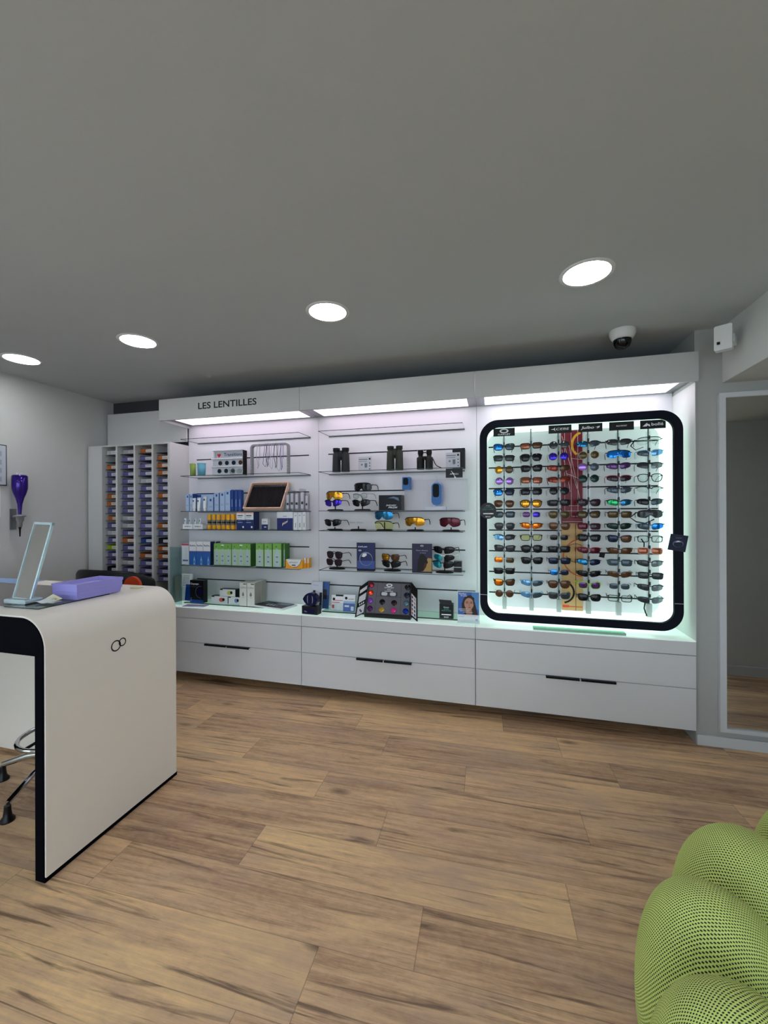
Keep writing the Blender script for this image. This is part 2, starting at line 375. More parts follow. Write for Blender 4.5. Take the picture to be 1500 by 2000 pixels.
# back panels with grooves
YH, ZB, ZT = 2.628, 2.012, 2.174
zg = [1.888-.1437*i for i in range(9)]
for k in range(3):
    x0, x1 = SE[k]+.001, SE[k+1]-.001
    b = MB(); b.box(x0, x1, YW, YW+.018, CT, ZT-.0005, M_slat)
    for i, z in enumerate(zg):
        a, c = (x0+.08, x1-.08)
        if i == 8: c = x1-.01
        if k == 2 and i < 8: a, c = x0+.08, x1-.08
        if i not in (0, 2, 4, 5, 7) or k == 2: b.rect(a, c, z-.0045, z+.0045, YW-.0006, M_groove)
    tag(b.build('slatwall_panel'), 'white slatwall back panel with dark slots, %s section' % names3[k], 'wall panel', 'slatwall panels')
tag(MB().box(X0-.012, X0-.0005, 2.745, YW+.018, .0, 1.868, M_white2).build('side_panel'), 'white side panel between the pigeonholes and the display shelves', 'side panel')
tag(MB().box(XR-.0005, XR+.0025, YC+.004, YW+.018, CT, 2.011, M_white2).build('side_panel'), 'white right end panel of the display wall beside the grey pier', 'side panel')
# header light box
YH, ZB, ZT = 2.628, 2.012, 2.174
hd = [-2.516, -1.319, -.119, 1.084]
for k in range(3):
    x0, x1 = hd[k]+.001, hd[k+1]-.001; cx = (x0+x1)/2; h = (x1-x0)/2
    t = thing('header_light_box', 'white fascia light box, %s section above the display wall' % names3[k], 'light box', (cx, YH, ZB), 0, 'fascia light boxes')
    f = MB().box(-h, h, 0, .018, 0, ZT-ZB, mat('fascia_white', (188, 189, 187), .5))
    if k == 0: f.text('LES LENTILLES', -1.908-cx, .086, -.0008, .047, M_text, w=.497, bold=True)
    f.build('fascia', t)
    MB().box(-h, h,   .0185, .326, ZT-ZB-.012, ZT-ZB, M_white2).build('top_panel', t)
    sb = MB().box(-h, h, .0185, .035, .022, .034, M_alu).box(-h, h, .314, .326, .022, .034, M_alu)
    w = .055
    sb.box(-h, -h+w, .035, .314, .022, .034, M_alu).box(h-w, h, .035, .314, .022, .034, M_alu).box(-h+w, h-w, .3005, .314, .022, .034, M_alu).build('metal_surround', t)
    MB().box(-h+w, h-w, .035, .30, .024, .032, M_head).build('light_panel', t)
    if k == 0: MB().box(-h, -h+.012, .0185, .326, 0, ZT-ZB-.0125, M_white2).build('end_panel', t)

# glass shelves
for k, (xa, xb) in enumerate(((-2.425, -1.387), (-1.232, -.203))):
    for i, z in enumerate((1.886, 1.592, 1.309, 1.165, .880)):
        t = thing('glass_shelf', 'clear glass shelf, %s from the top in the %s bay' % (('first', 'second', 'third', 'fourth', 'fifth')[i], names3[k]), 'shelf', ((xa+xb)/2, 2.85, z), 0, 'glass shelves')
        w = (xb-xa)/2; b = MB(); n = .03
        o = [(-w, .104), (-w, -.1), (w-.0, -.1), (w, .104)]
        th = .004
        vs = [(x, y, -th) for x, y in o]+[(x, y, 0) for x, y in o]
        b.add(vs, [(3, 2, 1, 0), (4, 5, 6, 7)], M_glass)
        b.add(vs, [(0, 1, 5, 4), (1, 2, 6, 5), (2, 3, 7, 6), (3, 0, 4, 7)], M_gedge)
        b.build('glass_pane', t)
        MB().box(-w+.0, w, .0985, .1045, -.0095, -.0065, M_groove).build('slot_rail', t)
    tag(MB().box(xa+.02, xb-.0+(.0 if k else -.3), 2.76, 2.94, CT+.0005, CT+.008, glassy('riser_glass', (228, 242, 236), .12), front=M_gedge).build('glass_riser_plate'),
        'flat glass riser plate lying on the %s part of the counter' % names3[k], 'glass plate', 'glass riser plates')
tag(MB().box(AX(331, 2.70), AX(354, 2.70), 2.70, 2.706, CT+.0005, 1.028, glassy('side_glass', (222, 238, 240), .1, fk=.3)).build('glass_end_screen'), 'teal-tinted upright glass screen at the left end of the counter', 'glass screen')

# ------------------------------------------------------------------ pigeonhole unit
XP = [-3.222, -3.061, -2.8755, -2.6935, -2.535]
YP = 2.745
t = thing('pigeonhole_unit', 'tall white pigeonhole unit full of order trays in the left corner', 'shelving unit', (XL+.02, YP, 0))
ox = XL+.02
MB().box(0.0, XP[0]-ox, 0, .02, 0, 1.868, M_white2).build('filler_panel', t)
MB().box(0.0, -2.536-ox, .17, .18, 0, 1.868, mat('unit_back', (150, 150, 150), .6)).build('back_board', t)
MB().box(XP[0]-ox+.0005, -2.536-ox, 0, .169, 1.856, 1.868, M_white2).build('top_board', t)
for x in XP: MB().box(x-ox-.0085 if x > -3.2 else x-ox+.0005, min(x-ox+.0085, -2.5355-ox), 0, .169, 0, 1.8555, M_white2).build('divider', t)
MB().box(ox*0, -2.522-ox, .185, .2, 1.9, 2.182, M_white2).build('upper_backboard', t)
# columns of trays on thin shelves
TR = {'p': (92, 88, 138), 'o': (158, 88, 36), 'g': (165, 165, 170), 'l': (140, 160, 30), 'b': (30, 60, 120), 'k': (18, 20, 34), 'v': (110, 104, 158)}
TN = {'p': 'violet', 'o': 'orange', 'g': 'pale grey', 'l': 'lime green', 'b': 'blue', 'k': 'black', 'v': 'light violet'}
cols = ['g-opppoopopvplppk', 'gppppppppggpopggpv'.replace('', '')[:18], 'oppvgppppppppbpoppp', '-ooopopppoppbooppvp']
cols = ['g-opppoopopgplppk', 'gppppppppggpoppgpp', 'oppp' + 'gpppppvpbpoppp', '-oooppopppopkoopppp'[:18]]
tray_cache = {}
ordn = ['first', 'second', 'third', 'fourth', 'fifth', 'sixth', 'seventh', 'eighth', 'ninth', 'tenth', 'eleventh', 'twelfth', 'thirteenth', 'fourteenth', 'fifteenth', 'sixteenth', 'seventeenth', 'eighteenth']
coln = ['leftmost', 'second', 'third', 'rightmost']
sh = MB()
for c in range(4):
    xa, xb = XP[c]+.009, XP[c+1]-.009
    for i in range(18):
        z = 1.797-.0622*i-.004
        s = MB().box(xa-ox, xb-ox, .03, .168, z-.003, z, mat('tray_shelf', (60, 58, 66), .5)).build('thin_shelf', t)
        ch = cols[c][i] if i < len(cols[c]) else '-'
        if ch == '-': continue
        key = (ch, round(xb-xa, 3))
        o = thing('order_tray', '%s order tray with white name label, %s tray down in the %s pigeonhole column' % (TN[ch], ordn[i], coln[c]), 'tray',
                  ((xa+xb)/2+random.uniform(-.003, .003), YP+.045+random.uniform(-.006, .004), z+.0005), 0, 'order trays in the pigeonholes')
        if key not in tray_cache:
            w = (xb-xa)/2-.006; mm = mat('tray_'+TN[ch].replace(' ', '_'), TR[ch], .45); md = mm
            b = MB()
            b.box(-w, w, 0, .003, 0, .036, mm).box(-w, -w+.003, .003, .11, 0, .042, mm).box(w-.003, w, .003, .11, 0, .042, mm)
            b.box(-w+.003, w-.003, .107, .11, 0, .042, mm).box(-w+.003, w-.003, .003, .107, 0, .003, mm)
            l = MB().box(-w*.25, w*.85, -.002, -.0002, .008, .03, mat('tray_label', (205, 205, 205), .6)).rect(-w*.15, w*.6, .017, .021, -.0024, M_ink)
            tray_cache[key] = (b, l)
            p = b.build('tray_body', o); q = l.build('name_label', o); tray_cache[key] = (p, q)
        else:
            for src in tray_cache[key]:
                d = src.copy(); d.parent = o; COL.objects.link(d)

# ------------------------------------------------------------------ left wall things
t = thing('bar_bottle', 'upside-down violet glass bottle in an optic dispenser on the left wall', 'bottle', (XL+.075, 2.182, 1.29))
MB().lathe([(.009, .0), (.012, .04), (.015, .075), (.026, .12), (.039, .155), (.046, .185), (.047, .22), (.046, .275), (.04, .283), (0, .28)], mat('violet_glass', (52, 26, 130), .08, .35, coat=1), 28).build('bottle_body', t)
t = thing('optic_dispenser', 'metal and clear plastic optic dispenser holding the violet bottle', 'dispenser', (XL+.001, 2.182, 1.13))
MB().box(.0, .012, -.018, .018, .05, .2, M_alu).box(.012, .06, -.008, .008, .135, .147, M_alu).build('wall_bracket', t)
MB().lathe([(0, .07), (.012, .07), (.015, .1), (.022, .115), (.025, .14), (.036, .145), (.038, .152), (.01, .156)], mat('optic_clear', (170, 170, 172), .15, .5), 24, (.074, 0, 0)).build('measure_chamber', t)
MB().lathe([(0, 0), (.004, 0), (.006, .05), (.01, .069)], M_black, 16, (.074, 0, 0)).build('spout', t)
t = thing('notice_frame', 'thin black-framed notice at the left edge of the photo on the left wall', 'framed notice', (XL, 1.98, 1.64), pi/2)
MB().box(-.16, .16, -.012, -.001, -.145, .145, M_black).build('frame', t)
b = MB().box(-.154, .154, -.0135, -.0125, -.139, .139, mat('notice_paper', (196, 200, 212), .6))
for i in range(4):
    for j in range(3): b.rect(-.14+.1*j, -.06+.1*j-.012, .08-.06*i-.018, .08-.06*i+.018, -.0139, mat('notice_ink', (165, 172, 188), .6))
b.build('printed_sheet', t)
tag(MB().box(XL+.0005, XL+.002, 1.82, 2.108, 1.27, 1.485, M_paper).build('paper_notice'), 'plain white sheet taped under the framed notice on the left wall', 'paper')

# ------------------------------------------------------------------ tall wall mirror on the right
t = thing('wall_mirror', 'tall white-framed mirror on the grey pier at the right edge', 'mirror', (1.55, YR-.001, 1.015))
a = -.365
MB().box(a, a+.031, -.022, 0, -.925, .925, M_base).box(.334, .365, -.022, 0, -.925, .925, M_base).box(a+.031, .334, -.022, 0, .899, .925, M_base).box(a+.031, .334, -.022, 0, -.925, -.904, M_base).build('frame', t)
MB().box(a+.031, .334, -.008, -.001, -.904, .899, M_mirror).build('mirror_glass', t)
def copy_tree(o, parent=None):
    c = o.copy(); COL.objects.link(c)
    if parent: c.parent = parent
    for ch in list(o.children): copy_tree(ch, c)
    return c
# ------------------------------------------------------------------ illuminated sunglasses frame
FX0, FX1, FZ0, FZ1, FY = -.047, .998, .647, 1.836, 2.72
t = thing('sunglasses_display_case', 'large rounded black-rimmed illuminated case around the wall of sunglasses', 'display case', ((FX0+FX1)/2, FY, FZ0))
cx = (FX0+FX1)/2
W2, HH = (FX1-FX0)/2, FZ1-FZ0
oi = rrect(-W2, W2, 0, HH, .075, 10); oo = rrect(-W2-.046, W2+.046, -.046, HH+.046, .115, 10)
def band(mb, A, B, y0, y1, m):
    P = lambda L, y: [(x, y, z) for x, z in L]
    mb.ring(P(B, y0), P(A, y0), m, False); mb.ring(P(A, y0), P(A, y1), m); mb.ring(P(A, y1), P(B, y1), m, False); mb.ring(P(B, y1), P(B, y0), m); return mb
band(MB(), oi, oo, 0, .022, M_navyb).build('front_band', t)
l = band(MB(), rrect(-W2-.002, W2+.002, -.002, HH+.002, .077, 10), rrect(-W2-.012, W2+.012, -.012, HH+.012, .087, 10), .0225, .232, M_line).build('lit_side_liner', t)
j = MB()
for s in (-1, 1): j.box(s*(W2+.023)-.0235, s*(W2+.023)+.0235, -.001, .0, .115, .119, M_alu)
j.build('joint_strip', t)
# brand plates, rods and clip blocks
colX = [.060, .228, .393, .566, .736, .902]
for i, (px, s) in enumerate(((0, 'OAKLEY'), (2, 'CEBE'), (3, 'Julbo'), (4, 'MULTISPORT'), (5, 'bollé'))):
    x = colX[px]; z = 1.809 if i else 1.808
    t = thing('brand_plate', 'small black plate reading %s in white above the sunglasses' % s, 'sign', (x+(.0 if px else -.001), 2.752, z), 0, 'brand plates of the rack')
    b = MB().box(-.066, .066, 0, .006, -.025, .025, M_black)
    if i == 0:
        b.text('OAKLEY', 0, -.015, -.0006, .009, M_wht, w=.078, bold=True)
        A = circ(0, .007, .0275, .0145, 28); B = circ(0, .007, .0175, .008, 28)
        b.ring([(p[0], -.0006, p[1]) for p in A], [(p[0], -.0006, p[1]) for p in B], M_wht, False)
    elif i == 1:
        b.text('CEBE', .014, 0, -.0006, .0135, M_wht, w=.074, slant=.25)
        b.flat([(-.055, .0), (-.035, .004), (-.028, .012), (-.03, .002), (-.026, -.012), (-.036, -.003)], -.0006, M_wht)
    elif i == 2:
        b.text('Julbo', -.014, 0, -.0006, .016, M_wht, w=.072, bold=True, slant=.3)
        b.flat([(.027, .001), (.052, .008), (.05, -.001), (.034, -.008), (.04, .0)], -.0006, M_wht)
    elif i == 3: b.text('MULTISPORT', 0, 0, -.0006, .008, M_wht, w=.058, bold=True)
    else:
        b.text('bollé', .022, 0, -.0006, .017, M_wht, w=.062, bold=True)
        b.flat([(-.055, -.011), (-.032, .01), (-.024, .0), (-.02, .004), (-.014, -.011), (-.022, -.011), (-.026, -.004), (-.034, -.011)], -.0006, M_wht)
    b.build('plate', t)
for c, x in enumerate(colX):
    n = ('leftmost', 'second', 'third', 'fourth', 'fifth', 'rightmost')[c]
    t = thing('display_rod', 'vertical metal rod carrying the %s column of sunglasses' % n, 'display rod', (x, 2.832, .66), 0, 'sunglasses rods')
    MB().box(-.0035, .0035, -.0035, .0035, .06, 1.165 if c != 1 else 1.175, mat('rod_metal', (118, 120, 120), .4, .5)).build('rod', t)
    MB().box(-.0105, -.004, -.012, .012, .06, 1.12, M_acr).box(.004, .0105, -.012, .012, .06, 1.12, M_acr).build('acrylic_channel', t)
    MB().box(-.0135, .0135, -.014, .014, -.005, .075, mat('clip_block', (185, 195, 192), .2)).build('clip_block', t)
    k = MB().box(-.004, .004, -.022, -.004, 0, .02, M_black).build('nose_hook', t); k.location.z = 1.073
    for i in range(1, 14):
        k2 = k.copy(); COL.objects.link(k2); k2.parent = t; k2.location.z = 1.073-.0737*i
# ski-like board in two halves
t = thing('decor_board', 'upright decorative board, red with white court lines above and pale wood below', 'decor board', (.49, 2.93, .645))
Mred = mat('board_red', (122, 12, 36), .35); Mwood = grainy(mat('board_wood', (205, 165, 112), .45), 6, .12)
wn = Mwood.node_tree; 
b = MB().box(-.064, .064, 0, .012, .575, 1.185, Mred)
mw = mat('board_line', (235, 215, 215), .5); my = mat('board_yellow', (235, 165, 50), .5)
for xx in (-.044, -.004, .036): b.rect(xx-.001, xx+.001, .62, 1.185, -.0006, mw)
def seg(b, p, q, w, y, m):
    dx, dz = q[0]-p[0], q[1]-p[1]; L = math.hypot(dx, dz); nx, nz = -dz/L*w/2, dx/L*w/2
    b.flat([(p[0]+nx, p[1]+nz), (q[0]+nx, q[1]+nz), (q[0]-nx, q[1]-nz), (p[0]-nx, p[1]-nz)], y, m)
for p, q in (((-.06, 1.15), (.03, .80)), ((-.06, 1.06), (-.01, .78)), ((-.02, 1.1), (.05, .72)), ((-.03, .9), (.06, .86)), ((.0, 1.0), (.062, .99)), ((-.04, .655), (.06, .655)), ((.0, .62), (.062, .62)), ((-.02, .69), (.062, .69)), ((-.06, .585), (.062, .585))): seg(b, p, q, .0022, -.0008, mw)
b.build('red_half', t)
b2 = MB()
A = [(.064-.0+.07*cos(a), 1.09+.085*sin(a)) for a in [radians(100+i*8) for i in range(18)]]
A = [(min(x, .0635), z) for x, z in A]; B = [(.064-.0+.055*cos(a), 1.09+.07*sin(a)) for a in [radians(100+i*8) for i in range(18)]]; B = [(min(x, .0635), z) for x, z in B]
b2.ring([(x, -.001, z) for x, z in A], [(x, -.001, z) for x, z in B], my, False, False); b2.build('yellow_arc', t)
b = MB().box(-.064, .064, 0, .012, 0, .574, Mwood); b.rect(.02, .0225, 0, .574, -.0006, M_blackm)
mo = mat('board_orange', (205, 70, 30), .5)
def arc(b, c, r, a0, a1, w, y, m, n=14, clip=.0635):
    P = [(c[0]+r*cos(radians(a0+(a1-a0)*i/n)), c[1]+r*sin(radians(a0+(a1-a0)*i/n))) for i in range(n+1)]
    for p, q in zip(P, P[1:]):
        if abs(p[0]) < clip and abs(q[0]) < clip: seg(b, p, q, w, y, m)
arc(b, (.07, .35), .125, 95, 265, .006, -.0008, mo); arc(b, (.02, .38), .06, 20, 160, .003, -.0008, M_blackm)
arc(b, (.02, .38), .06, 200, 340, .003, -.0008, M_blackm); arc(b, (-.06, .12), .07, -80, 80, .012, -.0008, M_blackm)
b.rect(-.06, -.02, .02, .035, -.0008, mat('board_redorange', (230, 70, 45), .5)); b.rect(-.02, .062, .024, .029, -.0008, mo)
b.build('wooden_half', t)
t = thing('round_tag', 'round black hanging tag with green and white print on the left of the frame', 'tag', (-.042, 2.7175, 1.303))
b = MB().prism(circ(0, 0, .052, n=36), -.002, .0, M_black)
mg = mat('print_green', (70, 150, 130), .6)
b.text('MAITRISEZ', 0, .032, -.0026, .004, M_wht).text('LE CONTRASTE', 0, .021, -.0026, .0075, mg, w=.05).text('JUSQU A LA FIN', 0, .009, -.0026, .0085, mg, w=.07, bold=True)
b.rect(-.03, .034, -.022, -.015, -.0026, M_wht).text('BOLLE', .0, -.038, -.0026, .008, M_wht, w=.03, bold=True)
b.build('printed_disc', t)
t = thing('square_tag', 'small navy card with a ring picture clipped on the right of the frame', 'tag', (1.014, 2.7175, 1.113), 0)
b = MB().flat([(-.053, -.038), (.036, -.052), (.052, .042), (-.036, .054)], -.0022, mat('navy_card', (16, 22, 52), .4)); b.v[:] = b.v
b.box(-.036, .036, -.002, 0, -.038, .042, MATS['navy_card'])
A = circ(.0, -.004, .027, .02, 24); B = circ(.001, -.007, .023, .016, 24)
b.ring([(p[0], -.0026, p[1]) for p in A], [(p[0], -.0026, p[1]) for p in B], mat('ring_grey', (90, 100, 130), .4), False)
b.flat([(-.015, .004), (0, .014), (.016, .006), (.0, .006)], -.0028, M_wht).rect(-.012, .02, .028, .030, -.0028, M_ink)
b.build('printed_card', t)
tag(MB().box(AX(1040, 2.69), AX(1219, 2.69), 2.66, 2.712, CT+.0005, CT+.014, glassy('bar_acrylic', (200, 228, 214), .15), front=mat('bar_edge', (150, 185, 170), .2)).build('acrylic_bar'), 'flat green-tinted acrylic strip lying on the counter in front of the frame', 'acrylic strip')

# ------------------------------------------------------------------ sunglasses
def outline(kind, s, n=20):
    """lens outline in x, z; s = -1 left of photo, +1 right; inner edge towards the nose"""
    pts = []
    for i in range(n):
        a = 2*pi*i/n; c, d = cos(a), sin(a)
        def se(p, w, h): return (math.copysign(abs(c)**p, c)*w, math.copysign(abs(d)**p, d)*h)
        if kind == 'round': x, z = c*.0245, d*.0235
        elif kind == 'wayf': x, z = se(.6, .0275, .0205); x *= 1+.12*z/.02; z += .0025*(x/.027 if z > 0 else 0)
        elif kind == 'rect': x, z = se(.45, .0275, .0185); x *= 1+.05*z/.02
        elif kind == 'avi': x, z = se(.75, .0275, .0235); z -= .002; x *= 1+.14*z/.02
        elif kind == 'wrap': x, z = se(.7, .031, .0175); z += x*.12; z *= 1-.18*(x/.031)
        elif kind == 'small': x, z = se(.65, .0225, .0165)
        else: x, z = se(.7, .03, .02)
        pts.append((s*x, z))
    return pts
GAP = {'round': .033, 'wayf': .0355, 'rect': .036, 'avi': .0355, 'wrap': .036, 'small': .031, 'shield': 0}
CURV = {'wrap': 3.2, 'shield': 5.5}
GC = {}
def gmesh(kind, part, m):
    k = (kind, part, m.name)
    if k in GC: return GC[k]
    b = MB(); K = CURV.get(kind, .9); Y = lambda x: K*x*x
    BG = 5.0 if kind != 'shield' else 3.0
    YL = lambda x, z, c: K*x*x + BG*((x-c)**2*(1 if kind != 'shield' else 0)+z*z) - BG*.0005
    sides = (-1, 1)
    if kind == 'shield':
        O = [(x, z) for x, z in [(math.copysign(abs(cos(a))**.6, cos(a))*.066, math.copysign(abs(sin(a))**.6, sin(a))*.024) for a in [2*pi*i/36 for i in range(36)]]]
        O = [(x, z+(.018*math.exp(-(x/.012)**2) if z < 0 else 0)) for x, z in O]
        outs = {0: O}
    else: outs = {s: [(x+s*GAP[kind], z) for x, z in outline(kind, s)] for s in sides}
    if part.startswith('lens'):
        s = 0 if kind == 'shield' else (-1 if part[-1] == 'L' else 1); O = outs[s]
        c0 = (s*GAP.get(kind, 0), 0)
        R = [[(c0[0]+(x-c0[0])*q, YL(c0[0]+(x-c0[0])*q, z*q, c0[0]), z*q) for x, z in O] for q in (1., .8, .6, .4, .2)]
        for a, c in zip(R, R[1:]): b.ring(a, c, m) if s <= 0 else b.ring(a, c, m)
        b.add(R[-1], [tuple(range(len(O)))], m, True)
        b.ring(R[0], [(x, y+.0015, z) for x, y, z in R[0]], m)
        b.add([(x, y+.0015, z) for x, y, z in R[0]], [tuple(range(len(O)))[::-1]], m)
    elif part == 'front':
        thin = m.name.endswith('_thin'); r = .0011 if thin else .0023
        for s, O in outs.items():
            if kind in ('wrap', 'shield'):   # half rim along the brow
                P = [(x, YL(x, z, s*GAP[kind])-.0004, z) for x, z in O if z > (.006 if kind == 'wrap' else .014)]
                P.sort(); b.tube(P, r*1.1, m, n=6)
            else: b.tube([(x, YL(x, z, s*GAP[kind]), z) for x, z in O], r, m, closed=True, n=6)
        if kind != 'shield':
            g = GAP[kind]-.0265; b.tube([(-g-.003, .0008, .006), (0, -.0005, .0095), (g+.003, .0008, .006)], r*1.1, m, n=6)
        ex = .068 if kind in ('wrap', 'shield') else GAP[kind]+.0275
        for s in sides: b.tube([(s*(ex-.006), Y(ex-.006), .0105), (s*(ex+.001), Y(ex)+.001, .0115), (s*(ex+.0035), Y(ex)+.006, .0115)], r*1.2, m, n=6)
    else:
        s = -1 if part[-1] == 'L' else 1; thin = m.name.endswith('_thin')
        ex = .0685 if kind in ('wrap', 'shield') else GAP[kind]+.031; y0 = Y(ex)+.005; r = .0011 if thin else .0021
        L = .125-y0
        b.tube([(s*ex, y0, .0115), (s*(ex+.001), y0+.03, .0115), (s*(ex-.002), y0+L*.65, .0095), (s*(ex-.006), y0+L*.85, -.002), (s*(ex-.01), y0+L, -.02)], [r*1.1, r*1.3, r*1.2, r*1.2, r], m, n=6, flat=.6)
    o = b.build(part, None); GC[k] = o.data; bpy.data.objects.remove(o); return GC[k]
def lensmat(name):
    D = {'blue': ((40, 130, 230), .75), 'grey': ((58, 62, 66), .15), 'dark': ((24, 26, 30), .1), 'gold': ((200, 140, 40), .75), 'lilac': ((150, 110, 190), .55), 'violet': ((60, 40, 170), .6),
         'brown': ((92, 62, 40), .2), 'copper': ((150, 88, 62), .45), 'orange': ((230, 120, 30), .7), 'purple': ((90, 55, 110), .35), 'green': ((40, 150, 90), .65), 'olive': ((82, 66, 38), .2),
         'red-brown': ((130, 50, 34), .35), 'navy': ((30, 42, 66), .25), 'light blue': ((110, 165, 215), .5), 'wine': ((90, 28, 44), .3), 'plum': ((52, 38, 48), .15), 'dark green': ((22, 48, 42), .2),
         'slate': ((70, 84, 94), .2), 'pale grey': ((120, 130, 136), .2), 'teal': ((40, 110, 150), .7), 'turquoise': ((60, 190, 215), .75), 'pink': ((215, 60, 140), .5)}
    if name == 'clear': return glassy('lens_clear', (240, 245, 243), .06)
    if name == 'pale yellow': return glassy('lens_yellow', (246, 248, 216), .05, fk=.3)
    c, me = D[name]; return mat('lens_'+name.replace(' ', '_'), c, .08, me)
FRC = {'black': (13, 13, 15), 'brown': (70, 44, 30), 'grey': (105, 108, 112), 'clear': (200, 205, 205), 'blue': (45, 75, 120), 'cream': (205, 190, 150), 'green': (24, 52, 44), 'lime': (170, 215, 60),
       'red': (150, 30, 38), 'wine': (84, 26, 40), 'navy': (24, 32, 56), 'teal': (50, 90, 96), 'pink': (220, 165, 150), 'metal': (130, 125, 115), 'light blue': (130, 175, 210), 'white': (225, 225, 225)}
def frmat(name, thin): return mat('frame_'+name.replace(' ', '_')+('_thin' if thin else ''), FRC[name], .3, .6 if name == 'metal' else 0)
def glasses(kind, fr, ln, loc, label, group, rz=0., rx=0., thin=None, ry=0., right=None):
    if thin is None: thin = fr in ('metal',) or kind in ('round', 'small') and fr != 'lime'
    spec = ln in ('clear', 'pale yellow')
    t = thing('spectacles' if spec else 'sunglasses', label, 'glasses', loc, rz, group); t.rotation_euler = (rx, ry, rz)
    fm, lm = frmat(fr, thin), lensmat(ln)
    for part, m in ([('lens', lm)] if kind == 'shield' else [('lens_L', lm), ('lens_R', lensmat(right) if right else lm)])+[('front', fm), ('temple_L', fm), ('temple_R', fm)]:
        o = bpy.data.objects.new({'l': 'lens', 'f': 'front_frame', 't': 'temple'}[part[0]], gmesh(kind, part, m)); COL.objects.link(o); o.parent = t
    return t
RK = [
 ['wayf black blue slate', 'rect black grey', 'round black gold olive', 'round metal lilac', 'wayf black blue navy', 'avi metal brown', 'rect black slate', 'avi metal grey', 'wrap black light_blue grey', 'wayf black grey', 'rect clear orange olive', 'rect black dark', 'wayf black orange brown', 'round metal brown'],
 ['rect black copper brown', 'avi black dark', 'wayf black dark', 'rect brown copper', 'rect black dark', 'avi black gold', 'small metal purple violet', 'wrap brown orange', 'rect black pale_yellow', 'avi black dark', 'wayf black dark', None, 'wrap light_blue light_blue slate', 'wrap light_blue light_blue slate'],
 ['round black grey', 'round black violet', 'wrap black red-brown brown', 'wrap brown red-brown', 'round black dark', 'rect black dark', 'avi metal olive', 'avi metal brown', 'small metal dark', 'rect black dark', 'rect black navy', 'small navy blue navy', 'avi brown brown', 'wayf grey grey'],
 ['wrap navy teal slate', 'round cream olive', 'round grey lilac slate', 'round green dark_green', None, 'wayf black plum', 'wayf black olive', 'rect wine wine plum', 'wayf black dark', 'wrap red wine', 'wrap navy teal navy', 'wrap black dark', 'wayf lime purple', 'wayf black dark'],
 ['wrap black grey', 'shield black blue', 'wrap black purple', 'wrap red plum', 'wrap navy slate', 'wrap black green teal', 'rect brown olive', 'wrap black dark_green', 'wayf navy navy brown', 'wrap brown brown', 'rect teal slate', 'wrap grey brown', 'small grey slate', 'rect black clear'],
 ['shield black clear', 'wrap light_blue slate light_blue', 'wrap black grey pale_grey', 'avi black clear', 'wrap black clear', 'wrap black dark slate', 'shield black grey', 'wrap blue slate blue', 'rect black clear', 'rect pink copper', 'wrap black grey pale_grey', 'rect black grey', 'wrap black grey pale_grey', 'wrap teal grey pale_grey']]
rown = ['top row', 'second row', 'third row', 'fourth row', 'fifth row', 'sixth row', 'seventh row', 'eighth row', 'ninth row', 'tenth row', 'eleventh row', 'twelfth row', 'thirteenth row', 'bottom row']
cn = ['leftmost', 'second', 'third', 'fourth', 'fifth', 'rightmost']
KN = {'wayf': 'thick-framed', 'rect': 'rectangular', 'round': 'round', 'avi': 'teardrop', 'wrap': 'wraparound', 'small': 'small', 'shield': 'one-piece shield'}
rg = random.Random(11)
for c in range(6):
    for r in range(14):
        s = RK[c][r]
        if not s: continue
        q = s.replace('_', ' ').split(' ') if '_' not in s else [w.replace('_', ' ') for w in s.split(' ')]
        kind, fr, ln = q[:3]; right = q[3] if len(q) > 3 else None  # separate right lens tint imitates uneven reflection across the pair
        z = 1.720-.0737*r+rg.uniform(-.002, .002)
        typ = 'glasses' if ln in ('clear', 'pale yellow') else 'sunglasses'
        glasses(kind, fr, ln, (colX[c]+rg.uniform(-.002, .002), 2.802, z), '%s %s %s with %s lenses, %s of the %s rack column' % (fr, KN[kind], typ, ln, rown[r], cn[c]),
                'sunglasses on the illuminated rack', rz=rg.uniform(-.09, .05) - (.10 if c > 3 else 0), rx=rg.uniform(-.05, .06), ry=rg.uniform(-.03, .03), right=right)
# elastic straps on three of the sports glasses
for (c, r, pts, nm) in ((5, 0, [(-.072, .03, .012), (-.09, .05, -.02), (-.06, .06, -.045), (-.02, .05, -.03)], 'top'), (5, 6, [(-.07, .02, .01), (-.1, .03, -.02), (-.07, .02, -.045), (-.02, .02, -.055), (.03, .03, -.03)], 'seventh'), (5, 13, [(-.03, 0, -.015), (-.035, 0, -.05), (-.028, 0, -.075), (-.02, 0, -.095), (-.03, .0, -.07)], 'bottom'), (5, 8, [(-.05, -.002, .0), (-.035, -.004, -.025), (-.035, -.002, -.05)], 'ninth')):
    b = MB().tube([(x, y, z) for x, y, z in pts], .0035, M_blackm, n=6, flat=.4); o = b.build('strap'); o.location = (colX[c], 2.80, 1.72-.0737*r)
    tag(o, 'black elastic strap hanging from the glasses in the %s row of the rightmost column' % nm, 'strap', 'glasses straps')
t = tag(MB().prism([(-.017, -.012), (.012, -.018), (.018, .012), (-.012, .017)], -.002, .0, M_blackm).build('price_tag'), 'small black swing tag hanging between the fourth and fifth columns of sunglasses', 'tag')
t.location = (AX(1175, 2.78), 2.775, AT(1175, 1084, 2.775)[1])
